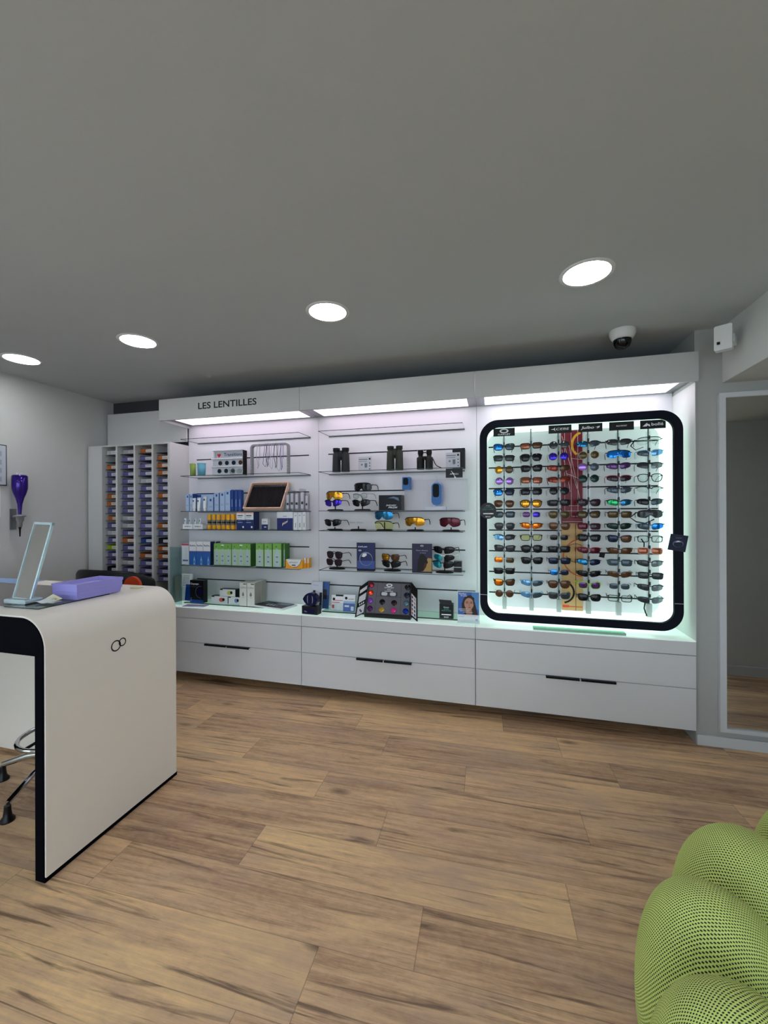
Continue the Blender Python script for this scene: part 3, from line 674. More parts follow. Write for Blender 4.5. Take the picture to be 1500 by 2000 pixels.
# ------------------------------------------------------------------ products on the left shelves
SH = [1.886, 1.592, 1.309, 1.165, .880]
def carton(name, u0, u1, vt, Yf, z0, dep, label, cat, m, draw=None, group=None, side=None, top=None, parts=None, zt=None):
    """box product whose front stands at y = Yf; u0, u1, vt read from the photo"""
    x0, x1 = AX(u0, Yf), AX(u1, Yf); zt = zt or AT((u0+u1)/2, vt, Yf)[1]
    t = thing(name, label, cat, ((x0+x1)/2, Yf, z0+.0006), 0, group); w, h = (x1-x0)/2, zt-z0-.0006
    b = MB().box(-w, w, 0, dep, 0, h, m, side=side, top=top)
    if draw: draw(b, w, h)
    o = b.build('carton', t)
    t['_w'] = w; t['_h'] = h
    return t
def strip(b, w, z0, z1, m, x0=-1, x1=1): b.rect(x0*w, x1*w, z0, z1, -.0004, m)
c_lb = mat('carton_light_blue', (168, 190, 222), .45); c_bl = mat('carton_blue', (40, 74, 148), .4); c_nv = mat('carton_navy', (22, 40, 100), .4)
c_wh = mat('carton_white', (226, 228, 232), .5); c_gr = mat('carton_green', (120, 176, 84), .45); c_gd = mat('carton_green_dark', (52, 108, 40), .45)
c_or = mat('carton_orange', (240, 165, 40), .45); c_bk = mat('carton_black', (12, 12, 16), .35); c_sk = mat('sky_blue_print', (60, 130, 190), .4); c_pk = mat('print_pink', (205, 60, 90), .5)
c_hd = mat('print_green_light', (170, 205, 160), .5)
g2 = 'light blue lens care cartons'
def dlb(b, w, h):
    b.rect(-w*.35, w*.35, h-.030, h-.030+.018, -.0004, c_bl)
    for i in range(2): b.rect(-w*.7, w*.5, h*.36-i*.008, h*.36-i*.008+.002, -.0004, M_ink)
bx = [(363, 369.5, 965, 2.80, 'slim light blue carton, leftmost on the third glass shelf down'), (370.5, 376, 965, 2.80, 'slim light blue carton second from the left on the third shelf down'),
      (406.5, 416.5, 971.5, 2.78, 'short light blue carton right of the three white tubes'), (418.5, 427.5, 962.5, 2.79, 'light blue carton standing right of the short light blue carton'),
      (429.3, 439, 961, 2.78, 'tall light blue carton in the middle of the light blue row'), (439.6, 449.5, 958, 2.78, 'tallest light blue carton beside the three navy pouches')]
for u0, u1, vt, Y, l in bx: carton('lens_care_carton', u0, u1, vt, Y, SH[2], .05, l, 'carton', c_lb, dlb, g2, side=c_bl)
carton('wide_carton', 377, 417.5, 964, 2.87, SH[2], .045, 'wide light blue carton with navy lid behind the three white tubes', 'carton', c_lb, lambda b, w, h: (strip(b, w, h-.006, h, c_nv), strip(b, w, h-.03, h-.01, c_bl, -.95, -.2)), top=c_nv)
def tube_item(u, vt, Y, z0, r, label, grp, m=c_wh):
    x = AX(u, Y); h = AT(u, vt, Y)[1]-z0
    t = thing('cream_tube', label, 'tube', (x, Y, z0+.0005), 0, grp)
    n = 16; rings = []
    for q, rx, ry in ((.16, r*.8, r*.8), (.22, r, r), (.6, r*1.05, r*.6), (1, r*1.15, .0015)):
        rings.append([(rx*cos(2*pi*k/n), ry*sin(2*pi*k/n), h*q) for k in range(n)])
    b = MB()
    for a, c in zip(rings, rings[1:]): b.ring(a, c, m)
    b.add(rings[-1], [tuple(range(n))], m); b.add(rings[0], [tuple(range(n))[::-1]], m)
    b.rect(-r*.4, r*.4, h*.72, h*.84, -r*.75, c_bl); b.build('tube_body', t)
    MB().lathe([(r*.8, 0), (r*.8, h*.155)], M_wht, 16).build('cap', t)
for i, (u, v) in enumerate(((379.5, 973), (388.5, 973), (400.5, 970))): tube_item(u, v, 2.79, SH[2], .014, 'white cream tube standing cap down, %s of the three on the third shelf' % ('left', 'middle', 'right')[i], 'white cream tubes')
for i, u in enumerate((453.5, 461.3, 468.6)):
    Y = 2.79; x = AX(u, Y); h = AT(u, 956.5, Y)[1]-SH[2]; w = .0135
    t = thing('navy_pouch', 'navy rounded pouch case with a pale stripe, %s of three beside the wooden tray' % ('left', 'middle', 'right')[i], 'case', (x, Y, SH[2]+.0005), 0, 'navy pouch cases')
    MB().prism(rrect(-w, w, 0, h, .012), -.002, .03, c_bl).rect(-w*.15, w*.15, h*.2, h*.55, -.0024, c_lb).build('case_body', t, bevel=.002)
# slanted wooden tray of black straps
Y = 2.79; xa, xb = AX(474, Y), AX(549, Y); w = (xb-xa)/2; hh = AT(515, 944, 2.86)[1]-SH[2]
t = thing('wooden_tray', 'slanted wooden tray lined with rows of thin black cords', 'display tray', ((xa+xb)/2, 2.775, SH[2]+.0006)); t.rotation_euler = (0, 0, 0)
Mpw = grainy(mat('pale_wood', (226, 188, 166), .5), 25, .1)
sl = .12/ hh
R = Matrix.Rotation(-math.atan2(.13, hh), 4, 'X'); L = math.hypot(hh, .13)-.01
b = MB(); b.T = Matrix.Translation((0, .012, .021)) @ R
b.box(-w, -w+.008, 0, .035, 0, L, Mpw).box(w-.008, w, 0, .035, 0, L, Mpw).box(-w+.008, w-.008, 0, .035, 0, .008, Mpw).box(-w+.008, w-.008, 0, .035, L-.008, L, Mpw).build('wooden_frame', t)
b = MB(); b.T = Matrix.Translation((0, .012, .021)) @ R; b.box(-w+.0085, w-.0085, .028, .034, .0085, L-.0085, M_blackm).build('black_base', t)
mcord = mat('cord_black', (26, 22, 26), .5)
for i in range(26):
    x = -w+.014+(2*w-.028)*i/25
    b = MB(); b.T = Matrix.Translation((0, .012, .021)) @ R
    b.tube([(x, .020, .010), (x+.0005, .014, L*.4), (x, .018, L-.035)], .0023, mcord, n=5).box(x-.0015, x+.0015, .012, .02, L-.034, L-.022, M_alu); b.build('cord', t)
# clear blister packs
for i, (u0, u1, v) in enumerate(((556, 563, 961), (564, 571.5, 958), (573, 581, 959), (584, 592, 955), (593.5, 599.5, 963))):
    Y = 2.80; x0, x1 = AX(u0, Y), AX(u1, Y); h = AT(u0, v, Y)[1]-SH[2]; w = (x1-x0)/2
    t = thing('clear_blister_pack', 'clear plastic blister pack with small parts inside, %s from the left beside the wooden tray' % ordn[i], 'blister pack', ((x0+x1)/2, Y, SH[2]+.0006), 0, 'clear blister packs')
    MB().prism(rrect(-w, w, 0, h, .008), 0, .05, glassy('blister_plastic', (236, 234, 238), .08, .97, .3, fk=.3)).build('shell', t)
    MB().prism(rrect(-w*.7, w*.7, h*.1, h*.85, .005), .02, .03, mat('insert_card', (236, 236, 240), .6)).box(-w*.3, w*.5, .012, .018, h*.3, h*.42, M_blackm).build('contents', t)
# fourth shelf
for i, (u0, u1) in enumerate(((357, 375.5), (376.5, 395.5))):
    t = carton('counter_tray', u0, u1, 1024, 2.78, SH[3], .05, 'white open tray of small tubes, %s one at the left end of the fourth shelf' % ('left', 'right')[i], 'display tray', c_wh, lambda b, w, h: b.text('SEBIO', 0, h*.55, -.0005, .008, M_text, w=w*1.3, bold=True), 'small white trays')
    for j in range(2):
        tube_item(u0+5+9*j, 1012.5, 2.80, SH[3], .009, 'small white tube, %s in the %s tray on the fourth shelf' % (('left', 'right')[j], ('left', 'right')[i]), 'small tubes in trays', mat('tube_pale', (205, 222, 226), .35))
my_ = mat('bottle_yellow', (232, 168, 30), .3); mgy = mat('bottle_grey', (120, 112, 92), .4)
for i in range(7):
    u = 409.5+9.2*i; Y = 2.80; x = AX(u, Y); h = SH[2]-.012-SH[3]-.012
    t = thing('spray_bottle', 'yellow-capped spray bottle, %s from the left in the row on the fourth shelf' % ordn[i], 'bottle', (x, Y, SH[3]+.0006), 0, 'yellow spray bottles')
    MB().lathe([(.0145, 0), (.0155, .003), (.0155, h*.28)], my_, 20).lathe([(.0155, h*.28), (.0155, h*.62)], mgy, 20).build('bottle_body', t)
    MB().lathe([(.0157, h*.62), (.0157, h*.97), (.013, h)], my_, 20).build('cap', t)
    MB().lathe([(.01565, h*.40), (.01565, h*.50)], M_black, 20).build('label_band', t)
def d2(b, w, h):
    b.rect(-w, w, 0, h*.56, -.0004, c_nv); b.flat([(-w, h*.56), (w, h*.56), (w, h*.66), (w*.2, h*.58), (-w*.5, h*.53), (-w, h*.60)], -.0006, c_wh)
    b.rect(-w*.75, w*.5, h*.78, h*.83, -.0006, M_text); b.rect(-w*.75, w*.3, h*.69, h*.71, -.0006, M_ink); b.rect(-w*.75, w*.4, h*.40, h*.43, -.0006, c_lb); b.rect(w*.4, w*.75, h*.1, h*.2, -.0006, M_wht); b.rect(-w, w, h*.94, h, -.0006, mat('print_rose', (226, 160, 150), .5))
for i, (u0, u1) in enumerate(((462, 478.3), (478.8, 495))): carton('two_tone_carton', u0, u1, 1000.5, 2.78, SH[3], .08, 'white over navy carton, %s of the pair right of the yellow bottles' % ('left', 'right')[i], 'carton', c_wh, d2, 'white and navy cartons', side=c_nv)
carton('small_carton', 511, 523, 1013, 2.80, SH[3], .03, 'smallest white and navy carton standing alone in the middle of the fourth shelf', 'carton', c_wh, lambda b, w, h: (strip(b, w, 0, h*.48, c_nv), b.rect(-w*.2, w*.5, h*.2, h*.28, -.0006, M_wht), b.rect(-w*.6, w*.5, h*.7, h*.75, -.0006, M_ink)))
def d3(b, w, h):
    strip(b, w, 0, h*.66, mat('deep_blue', (14, 22, 96), .35)); b.text('SENSEE', -.0, h*.76, -.0006, .006, c_nv, w=w*.5, bold=True)
    b.flat([(-w*.35, h*.2), (-w*.3, h*.38), (0, h*.46), (w*.3, h*.5), (w*.36, h*.62), (w*.33, h*.44), (0, h*.34), (-w*.2, h*.32)], -.0006, c_wh); b.flat([(-w*.25, h*.34), (0, h*.37), (w*.25, h*.42), (w*.1, h*.47), (-w*.2, h*.42)], -.0007, mat('gold_print', (190, 150, 90), .4))
carton('contact_lens_pack', 541, 572, 1000, 2.78, SH[3], .08, 'deep blue and white pack with gold ribbon print, right on the fourth shelf', 'carton', c_wh, d3)
for i, (u0, u1) in enumerate(((573.5, 580.5), (582, 589), (590.5, 597))): carton('slim_pack', u0, u1, 1001-i*.5, 2.785+.012*i, SH[3], .06, 'slim white pack, %s of three at the right end of the fourth shelf' % ('left', 'middle', 'right')[i], 'carton', c_wh, lambda b, w, h: (b.rect(-w*.2, w*.2, h*.15, h*.4, -.0004, M_ink), b.rect(-w*.4, w*.4, h*.8, h*.84, -.0004, M_ink)), 'slim white packs', side=c_wh)
# fifth shelf
def dj(b, w, h):
    strip(b, w, h*.93, h, c_pk); b.add([(-.0004+.0*z, -.0005, z) for z in ()], [], c_wh)
    v, f, tw = text_geo('JAZZ'); b.rect(-w*.7, w*.8, h*.16, h*.24, -.0005, mat('print_mauve', (110, 110, 170), .5))
    for k, ch in enumerate('BLINK'): b.text(ch, w*.3, h*(.78-.11*k), -.0006, .008, M_ink)
carton('slim_eye_drop_box', 354.5, 368.5, 1062.5, 2.78, SH[4], .05, 'slim white box with a pink top edge, leftmost on the fifth shelf', 'carton', c_wh, dj)
def dr(b, w, h):
    strip(b, w, 0, h*.55, mat('print_azure', (44, 100, 176), .4)); strip(b, w, h*.55, h*.60, mat('print_dusk', (96, 84, 150), .4)); b.text('ReNu', 0, h*.83, -.0006, .012, M_text, w=w*1.6, bold=True)
    x = w*.45; b.flat([(x-w*.25, 0.004), (x+w*.25, .004), (x+w*.25, h*.22), (x+w*.1, h*.3), (x, h*.40), (x-w*.1, h*.3), (x-w*.25, h*.22)], -.0007, mat('print_bottle_blue', (150, 190, 225), .4)); b.rect(x-w*.15, x+w*.15, h*.08, h*.2, -.0009, c_sk)
for i, (u0, u1, Y) in enumerate(((369.5, 383, 2.77), (383.4, 396.4, 2.77), (396.8, 410.5, 2.77), (411.5, 421, 2.83))): carton('solution_box', u0, u1, 1058, Y, SH[4], .055, 'white and blue solution box, %s from the left of four on the fifth shelf' % ordn[i], 'carton', c_wh, dr, 'blue solution boxes', side=mat('carton_side_blue', (28, 50, 92), .4))  # box sides a darker blue than the front
def dg(n):
    def f(b, w, h):
        strip(b, w, 0, h*.75, c_hd); strip(b, w, 0, h*.04, c_gr)
        for k in range(n):
            x = -w+2*w*(k+.5)/n; q = w/n*.62
            b.flat([(x-q, h*.05), (x+q, h*.05), (x+q, h*.55), (x+q*.6, h*.62), (x+q*.25, h*.78), (x-q*.25, h*.78), (x-q*.6, h*.62), (x-q, h*.55)], -.0007, mat('print_bottle_pale', (176, 200, 205), .4))
            b.rect(x-q*.4, x+q*.4, h*.22, h*.27, -.0009, M_ink); b.rect(x-q*.4, x+q*.4, h*.42, h*.47, -.0009, M_ink); b.rect(x-q*.5, x-q*.1, h*.84, h*.9, -.0009, c_gd)
        if n > 1: b.prism(rrect(-w*.15, w*.15, h*.9, h*.96, .003), -.0008, -.0005, M_wht)
    return f
for i, (u0, u1, n, Y, vt) in enumerate(((417.5, 451.5, 3, 2.765, 1062), (452.5, 489, 3, 2.765, 1062), (499.5, 514.5, 1, 2.765, 1062), (516, 531, 1, 2.765, 1062), (532.5, 549, 1, 2.765, 1061.5), (551, 556, 1, 2.80, 1062))):
    carton('green_multipack' if n > 1 else 'green_solution_box', u0, u1, vt, Y, SH[4], .075, ('wide green pack printed with three pale bottles, %s of two' % ('left', 'right')[i]) if n > 1 else 'green box printed with one pale bottle, %s from the left of four singles' % ordn[i-2], 'carton', c_gr, dg(n), 'green solution packs', side=c_gd)
def do(b, w, h):
    b.flat([(-w*.92, h), (w*.92, h), (w*.7, h*.5), (w*.35, h*.2), (-w*.1, h*.17), (-w*.55, h*.4)], -.0004, c_wh); arcp = [(w*.92, h), (w*.7, h*.5), (w*.35, h*.2), (-w*.1, h*.17)]
    for p, q in zip(arcp, arcp[1:]): seg(b, p, q, .003, -.0006, M_text)
    b.text('OPTINETT', -w*.05, h*.66, -.0006, .011, M_text, w=w*1.1); b.rect(-w*.25, w*.2, h*.33, h*.44, -.0006, M_text)
carton('wipes_carton', 557.5, 590, 1093, 2.765, SH[4], .05, 'orange and white wipes carton, front one at the right end of the fifth shelf', 'carton', c_or, do, 'orange cartons', side=c_or, top=c_wh)
for i, (u0, u1) in enumerate(((592, 597), (598, 603))): carton('wipes_carton', u0, u1, 1090, 2.80+.02*i, SH[4], .045, 'orange and white wipes carton, %s one behind the front carton' % ('nearer', 'farther')[i], 'carton', c_or, lambda b, w, h: strip(b, w, h*.5, h, c_wh, -.3, 1), 'orange cartons', top=c_wh)
# second shelf: cups, tint display, cord stand
for i, (u, c, l) in enumerate(((377, (150, 175, 90), 'green'), (394, (110, 180, 205), 'blue'))):
    Y = 2.79+.0*i; x = AX(u, Y); r = .024+.008*i; h = AT(u, 906-i*1, Y)[1]-SH[1]
    t = thing('cup', 'translucent %s cup of folded reading glasses on the second shelf' % l, 'cup', (x, Y, SH[1]+.0006), 0, 'translucent cups')
    MB().lathe([(0, .0015), (r*.9, .0015), (r, h), (r*.93, h), (r*.85, .003), (0, .003)], mat('cup_'+l, c, .2), 24, caps=False).lathe([(r*1.04, h*.96), (r*1.04, h), (r*.9, h), (r*.9, h*.96), (r*1.04, h*.96)], mat('cup_rim_'+l, c, .3), 24, caps=False).build('cup_body', t)
    g = glasses('small', 'black', 'clear', (x, Y+.004, SH[1]+.045), 'folded reading glasses poking out of the translucent %s cup' % l, 'reading glasses in cups'); g.rotation_euler = (radians(-12), radians(82), radians(10+30*i)); g.scale = (.62,)*3
Y = 2.79; x0, x1 = AX(412, Y), AX(472, Y); w = (x1-x0)/2; H0 = AT(442, 879.5, Y)[1]-SH[1]
t = thing('tint_display', 'silver stepped counter display of round tinted lenses with a red heart', 'display stand', ((x0+x1)/2, Y, SH[1]+.0006))
msv = mat('display_silver', (188, 192, 200), .35)
MB().box(-w, w, .016, .07, 0, H0*.34, msv).box(-w, w, .026, .07, H0*.34, H0*.66, msv).box(-w, w, .036, .07, H0*.66, H0, msv, side=M_black).box(w+.0004, w+.002, .016, .07, 0, H0, M_blackm).build('stepped_body', t)
MB().box(-w, w, .004, .036, H0*.655, H0*.69, M_wht).box(-w, w, -.004, .026, H0*.33, H0*.36, M_wht).box(-w, w, -.012, .016, 0, .004, M_wht).box(-w, w, .010, .07, H0+.0002, H0+.003, M_wht).build('shelf_edges', t)
b = MB(); yy = .0354
b.text('Transitions', w*.28, H0*.845, yy, .026, c_nv, w=w*1.18, bold=True); b.rect(-w*.86, -w*.84, H0*.72, H0*.96, yy, c_nv)
hp = [(-.003+.017*math.sin(a)**3, .0165*(13*cos(a)-5*cos(2*a)-2*cos(3*a)-cos(4*a))/14) for a in [2*pi*i/30 for i in range(30)]]
b.flat([(-w*.62+x, H0*.83+z) for x, z in hp], yy, mat('heart_red', (205, 30, 34), .4)); b.build('printed_header', t)
for rr_, zc, yl, cs in ((0, H0*.50, .0245, ((52, 40, 40), (30, 40, 44), (30, 40, 58), (86, 44, 30))), (1, H0*.17, .0145, ((22, 34, 56), (24, 44, 48), (70, 70, 80), (170, 180, 186)))):
    for i, c in enumerate(cs):
        MB().prism(circ(-w*.5+i*w*.44, zc, .017, n=24), yl-.003, yl, mat('tint_%d_%d' % (rr_, i), c, .08)).build('tinted_lens', t)
glasses('small', 'metal', 'clear', (AX(462, 2.77), 2.762, SH[1]+.022), 'thin metal clear spectacles standing before the tinted lens display', 'loose spectacles', rz=0).scale = (1, .09, 1)
# arch stand with hanging cords
Y = 2.83; x0, x1 = AX(489, Y), AX(563.5, Y); w = (x1-x0)/2; H0 = AT(530, 866, Y)[1]-SH[1]
t = thing('cord_stand', 'grey arch-shaped stand with spectacle cords hung over its top bar', 'display stand', ((x0+x1)/2, Y, SH[1]+.0006))
mg_ = mat('stand_grey', (140, 142, 146), .4)
o1 = rrect(-w, w, -.06, H0, .03); o2 = rrect(-w+.0135, w-.0135, -.06, H0-.0135, .018)
o1 = [p for p in o1 if p[1] > 0]; o2 = [p for p in o2 if p[1] > 0]
def top_half(pts, w_): 
    q = sorted([p for p in pts], key=lambda p: math.atan2(p[1]-.0, p[0])); return [(w_, 0)]+q+[(-w_, 0)]
A, B = top_half(o1, w), top_half(o2, w-.0135); n = min(len(A), len(B)); A, B = A[:n], B[:n]
b = MB(); P = lambda L, y: [(x, y, z) for x, z in L]
b.ring(P(A, 0), P(B, 0), mg_, False, False).ring(P(A, .03), P(B, .03), mg_, False, False).ring(P(A, 0), P(A, .03), mg_, False, False).ring(P(B, 0), P(B, .03), mg_, False, False)
for s in (-1, 1):
    for k, ch in enumerate('LUX'): b.text(ch, s*(w-.007), H0*(.38-.09*k), -.0006, .007, M_wht)
b.build('arch', t)
rc = random.Random(5); cm = [mat('cord_violet', (112, 104, 170), .6), mat('cord_dark', (44, 40, 60), .6), mat('cord_silver', (170, 170, 180), .4), mat('cord_lilac', (180, 176, 210), .6)]
for i, (xo, m) in enumerate(((-.62, 2), (-.22, 0), (-.12, 1), (.14, 3), (.3, 1), (.5, 2), (.62, 0))):
    x = xo*w; d = rc.uniform(.012, .024); pts = [(x, .034, H0*.5), (x, .034, H0-.02), (x+.002, .015, H0+.004), (x+.004, -.005, H0-.012)]
    bot = H0*rc.uniform(.12, .3)
    pts += [(x-.006, -.007, H0*.6), (x-.012*(1 if i % 2 else -1), -.007, bot+.01), (x+d*.4, -.007, bot-.012), (x+d*.9, -.007, bot+.012), (x+d*.7, -.007, H0*.55)]
    o = MB().tube([(a, b_, c) for a, b_, c in pts], .0021, cm[m], n=5).build('spectacle_cord'); o.location = t.location
    tag(o, '%s spectacle cord draped over the grey arch, %s from the left' % (('silver', 'violet', 'dark', 'lilac')[(2, 0, 1, 3, 1, 2, 0)[i]] if 0 else ('silver', 'violet', 'dark', 'lilac', 'dark', 'silver', 'violet')[i], ordn[i]), 'cord', 'spectacle cords')

# ------------------------------------------------------------------ middle bay
def barrel(b, x, y, prof, m): b.lathe(prof, m, 22, (x, y, 0))
for i, (u0, u1, v, sty) in enumerate(((650, 683, 875.5, 0), (755.5, 788, 871.5, 1), (814.5, 846, 879.5, 2))):
    Y = 2.83; x0, x1 = AX(u0, Y), AX(u1, Y); h = AT((u0+u1)/2, v, Y)[1]-SH[1]-.001; w = (x1-x0)/2
    m = mat(('bino_grey', 'bino_green', 'bino_black')[i], ((34, 36, 40), (44, 48, 40), (14, 14, 16))[i], .55)
    t = thing('binoculars', ('dark grey binoculars standing upright, left of the three pairs', 'olive green binoculars standing upright in the middle, tallest pair', 'compact black binoculars with a strap, right of the three pairs')[i], 'binoculars', ((x0+x1)/2, Y, SH[1]+.0006), 0, 'binoculars on the second shelf')
    for s in (-1, 1):
        r = w*.47; q = w*.53; b = MB()
        if sty == 2: barrel(b, s*q, 0, [(r, 0), (r, h*.3), (r*1.02, h*.42), (r*1.0, h*.62), (r*.6, h*.66), (r*.6, h*.78), (r*.72, h*.8), (r*.72, h)], m)
        else: barrel(b, s*q, 0, [(r, 0), (r, h*.08), (r*.97, h*.3), (r*.9, h*.75), (r*.72, h*.8), (r*.70, h*.86), (r*.84, h*.87), (r*.84, h)], m)
        b.build('barrel', t); MB().lathe([(r*.88, -.0), (r*.88, .0004)], M_mirror, 20, (s*q, 0, h+.0002)).build('eyepiece_lens', t)
    MB().box(-w*.24, w*.24, -w*.25, w*.2, h*.5, h*.84 if sty != 2 else h*.68, m).box(-w*.3, w*.3, -w*.12, w*.12, h*.86, h*.9, m).lathe([(w*.13, h*.52), (w*.13, h*.62)], M_black, 14, (0, -w*.3, 0)).build('bridge_hinge', t)
    if sty == 2: MB().tube([(w*1.0, 0, h*.55), (w*1.25, -.01, h*.3), (w*1.5, -.01, .02), (w*2.1, -.01, .004)], .003, M_blackm, n=6, flat=.4).build('strap', t)
for i, (u0, u1, v, Y) in enumerate(((700, 726, 892.5, 2.83), (871, 899, 884.5, 2.80))):
    x0, x1 = AX(u0, Y), AX(u1, Y); w = (x1-x0)/2; h = AT(u0, v, Y)[1]-SH[1]
    b = MB().box(-w, w, 0, .002, .0, h, mat('spec_card', (196, 198, 208), .4))
    b.rect(-w*.9, w*.4, h*.78, h*.84, -.0004, M_ink).rect(w*.6, w*.85, h*.78, h*.9, -.0004, M_text).rect(-w*.9, w*.3, h*.66, h*.69, -.0004, M_ink)
    for k in range(3): b.prism(circ(w*.72, h*(.55-.2*k), .004, n=12), -.0005, -.0004, M_text)
    b.prism(circ(-w*.45, h*.45, .007, n=16), -.0005, -.0004, M_ink).rect(-.002, w*.35, h*.25, h*.55, -.0004, M_ink)
    o = b.build('spec_card'); o.location = ((x0+x1)/2, Y, SH[1]+.0006)
    tag(o, ('small printed data card between the grey and green binoculars', 'small printed data card leaning before the black carton at the right')[i], 'card', 'data cards')
carton('black_carton', 884, 908.5, 877, 2.84, SH[1], .06, 'black carton at the right end of the second shelf behind a printed card', 'carton', c_bk)
Y = 2.752; x0, x1 = AX(871, Y), AX(904, Y); z0, z1 = AT(888, 933, Y)[1], AT(888, 914.2, Y)[1]; w = (x1-x0)/2
t = thing('hanging_tag', 'black card with white lettering hanging under the second shelf', 'tag', ((x0+x1)/2, 2.7475, z0))
MB().box(-w, w, 0, .0015, 0, SH[1]-.008-z0, c_bk).text('APERÇU', .0, (z1-z0)*.38, -.0004, .009, M_wht, w=w*1.0, bold=True).build('card', t)
MB().tube([(-w*.35, -.002, .045), (-w*.1, -.003, .028), (w*.08, -.003, .006)], .002, M_wht, n=6).lathe([(0, -.004), (.005, -.002), (.005, .004), (0, .005)], M_wht, 12, (w*.12, -.003, .002)).build('white_loop', t)
# white slab panel with blue cases
Y = 2.90; x0, x1 = AX(790, Y), AX(913.5, Y); w = (x1-x0)/2; z1 = AT(850, 936.5, Y)[1]
t = thing('backing_board', 'pale grey board behind the blue glasses cases on the third shelf', 'board', ((x0+x1)/2, Y, SH[2]+.0006))
MB().box(-w, w, 0, .004, 0, z1-SH[2], mat('board_pale', (200, 200, 208), .5)).build('panel', t)
mb1 = mat('blister_blue', (22, 96, 165), .25); mb2 = glassy('blister_blue_clear', (120, 170, 235), .12)
for i, (u0, u1, va, vb) in enumerate(((785, 803, 931, 957), (842, 864, 941, 988.5))):
    Y = 2.85; x0, x1 = AX(u0, Y), AX(u1, Y); z0, z1 = AT(u0, vb, Y)[1], AT(u0, va, Y)[1]; w = (x1-x0)/2; h = z1-z0
    t = thing('hanging_case', ('small blue hanging pouch left of the pale board', 'long oval blue case with goggles inside hanging before the pale board')[i], 'case', ((x0+x1)/2, Y, z0), 0, 'blue hanging cases')
    r = w*.95 if i else .008
    MB().prism(rrect(-w, w, 0, h, r, 8), .012, .022, mb2, True).build('back_shell', t)
    MB().prism(rrect(-w*.88, w*.82, h*.03, h*.95, r*.85, 8), -.006, .011, mb1, True).build('front_shell', t, bevel=.003)
    MB().prism(rrect(-w*.66, w*.45, h*.36, h*.9, w*.4, 6), -.0085, -.0065, mat('goggle_dark', (18, 26, 30), .4, spec=.1)).build('dark_contents', t)
    MB().tube([(0, .01, h), (.001, .005, h+.022), (-.006, .0, h+.034)], .0009, M_alu, n=5).build('hook', t)
Y = 2.80; x0, x1 = AX(830, Y), AX(871, Y); w = (x1-x0)/2
tag(MB().box(-w, w, 0, .05, 0, .024, glassy('riser_clear', (225, 232, 245), .12), front=mat('frosted', (200, 205, 220), .3)).build('acrylic_riser'), 'low clear acrylic block under the oval blue case', 'riser').location = ((x0+x1)/2, Y, SH[2]+.0006)
def dbx(b, w, h): 
    b.text('Jawbreaker', .01, h*.34, -.0006, .010, M_wht, w=w*.9, bold=True, slant=.3).text('PRIZM', .02, h*.18, -.0006, .012, M_wht, w=w*.75, bold=True, slant=.3)
    b.flat([(-w*.2, h*.8), (w*.3, h*.9), (w*.75, h*.82), (w*.8, h*.6), (w*.6, h*.68), (w*.3, h*.78)], -.0006, mat('print_greyblue', (90, 110, 135), .3))
carton('glossy_black_box', 740, 784, 967, 2.80, SH[2], .09, 'glossy black box with white italic lettering on the third shelf', 'box', mat('gloss_black', (9, 12, 18), .25, spec=.15), dbx)
def stand(u, z, hgt, label, Y=2.83, base=.062):
    x = AX(u, Y); t = thing('glasses_stand', label, 'display stand', (x, Y, z+.0006), 0, 'black glasses stands')
    MB().lathe([(base, 0), (base, .003), (base*.85, .009), (.0, .011)], M_blackm, 30, sy=.72).build('base', t)
    MB().box(-.0035, .0035, -.0035, .0035, .0105, hgt, M_blackm).build('post', t)
    return x, Y
def onst(x, z, kind, fr, ln, label, dy=-.040, rz=-.32, right=None, rx=.05, flatz=False):
    g = glasses(kind, fr, ln, (x-.006, 2.83+dy, z), label, 'sunglasses on black stands', rz=rz, rx=rx, right=right)
    g.scale = (1.08, 1.0, .18) if flatz else ((1.16, .95, 1.3) if kind in ('shield', 'wrap') else (1.12, .95, 1.1)); return g
zz = lambda v, u=700: AT(u, v, 2.815)[1]
x, _ = stand(655, SH[2], .055, 'black stand at the left of the third shelf, holding two pairs')
onst(x, zz(968), 'shield', 'black', 'gold', 'gold mirrored shield sunglasses, upper pair on the left stand of the third shelf'); onst(x-.005, zz(982), 'wrap', 'black', 'violet', 'violet mirrored sunglasses, lower pair on the left stand of the third shelf', right='violet')
x, _ = stand(708, SH[2], .085, 'tall black stand second from the left on the third shelf, holding three pairs')
onst(x+.01, zz(952.5), 'shield', 'black', 'dark', 'dark shield sunglasses, topmost on the tall stand of the third shelf'); onst(x, zz(969), 'small', 'black', 'clear', 'thin clear spectacles, middle pair on the tall stand'); onst(x, zz(982.5), 'wrap', 'black', 'dark', 'dark wraparound sunglasses, lowest pair on the tall stand')
x, _ = stand(654, SH[3], .022, 'leftmost black stand on the fourth shelf'); onst(x-.004, zz(1021), 'wrap', 'black', 'dark', 'black wraparound sunglasses on the leftmost stand of the fourth shelf')
x, _ = stand(700, SH[3], .03, 'low black stand on the fourth shelf holding a frame seen edge on')
onst(x, zz(1020.5), 'small', 'black', 'clear', 'thin black frame seen edge on, second stand of the fourth shelf', flatz=True)
x, _ = stand(751, SH[3], .06, 'middle black stand on the fourth shelf, holding two pairs'); onst(x, zz(1007), 'shield', 'navy', 'teal', 'bright blue mirrored shield sunglasses on the middle stand'); onst(x, zz(1026), 'shield', 'black', 'pale yellow', 'clear yellowish shield glasses under the bright blue pair')
x, _ = stand(811, SH[3], .025, 'black stand fourth from the left on the fourth shelf'); onst(x, zz(1019), 'shield', 'black', 'gold', 'gold mirrored shield sunglasses on the fourth stand of the fourth shelf')
x, _ = stand(881, SH[3], .025, 'rightmost black stand on the fourth shelf'); onst(x-.006, zz(1020), 'shield', 'black', 'wine', 'maroon shield sunglasses with a green tip at the right of the fourth shelf')
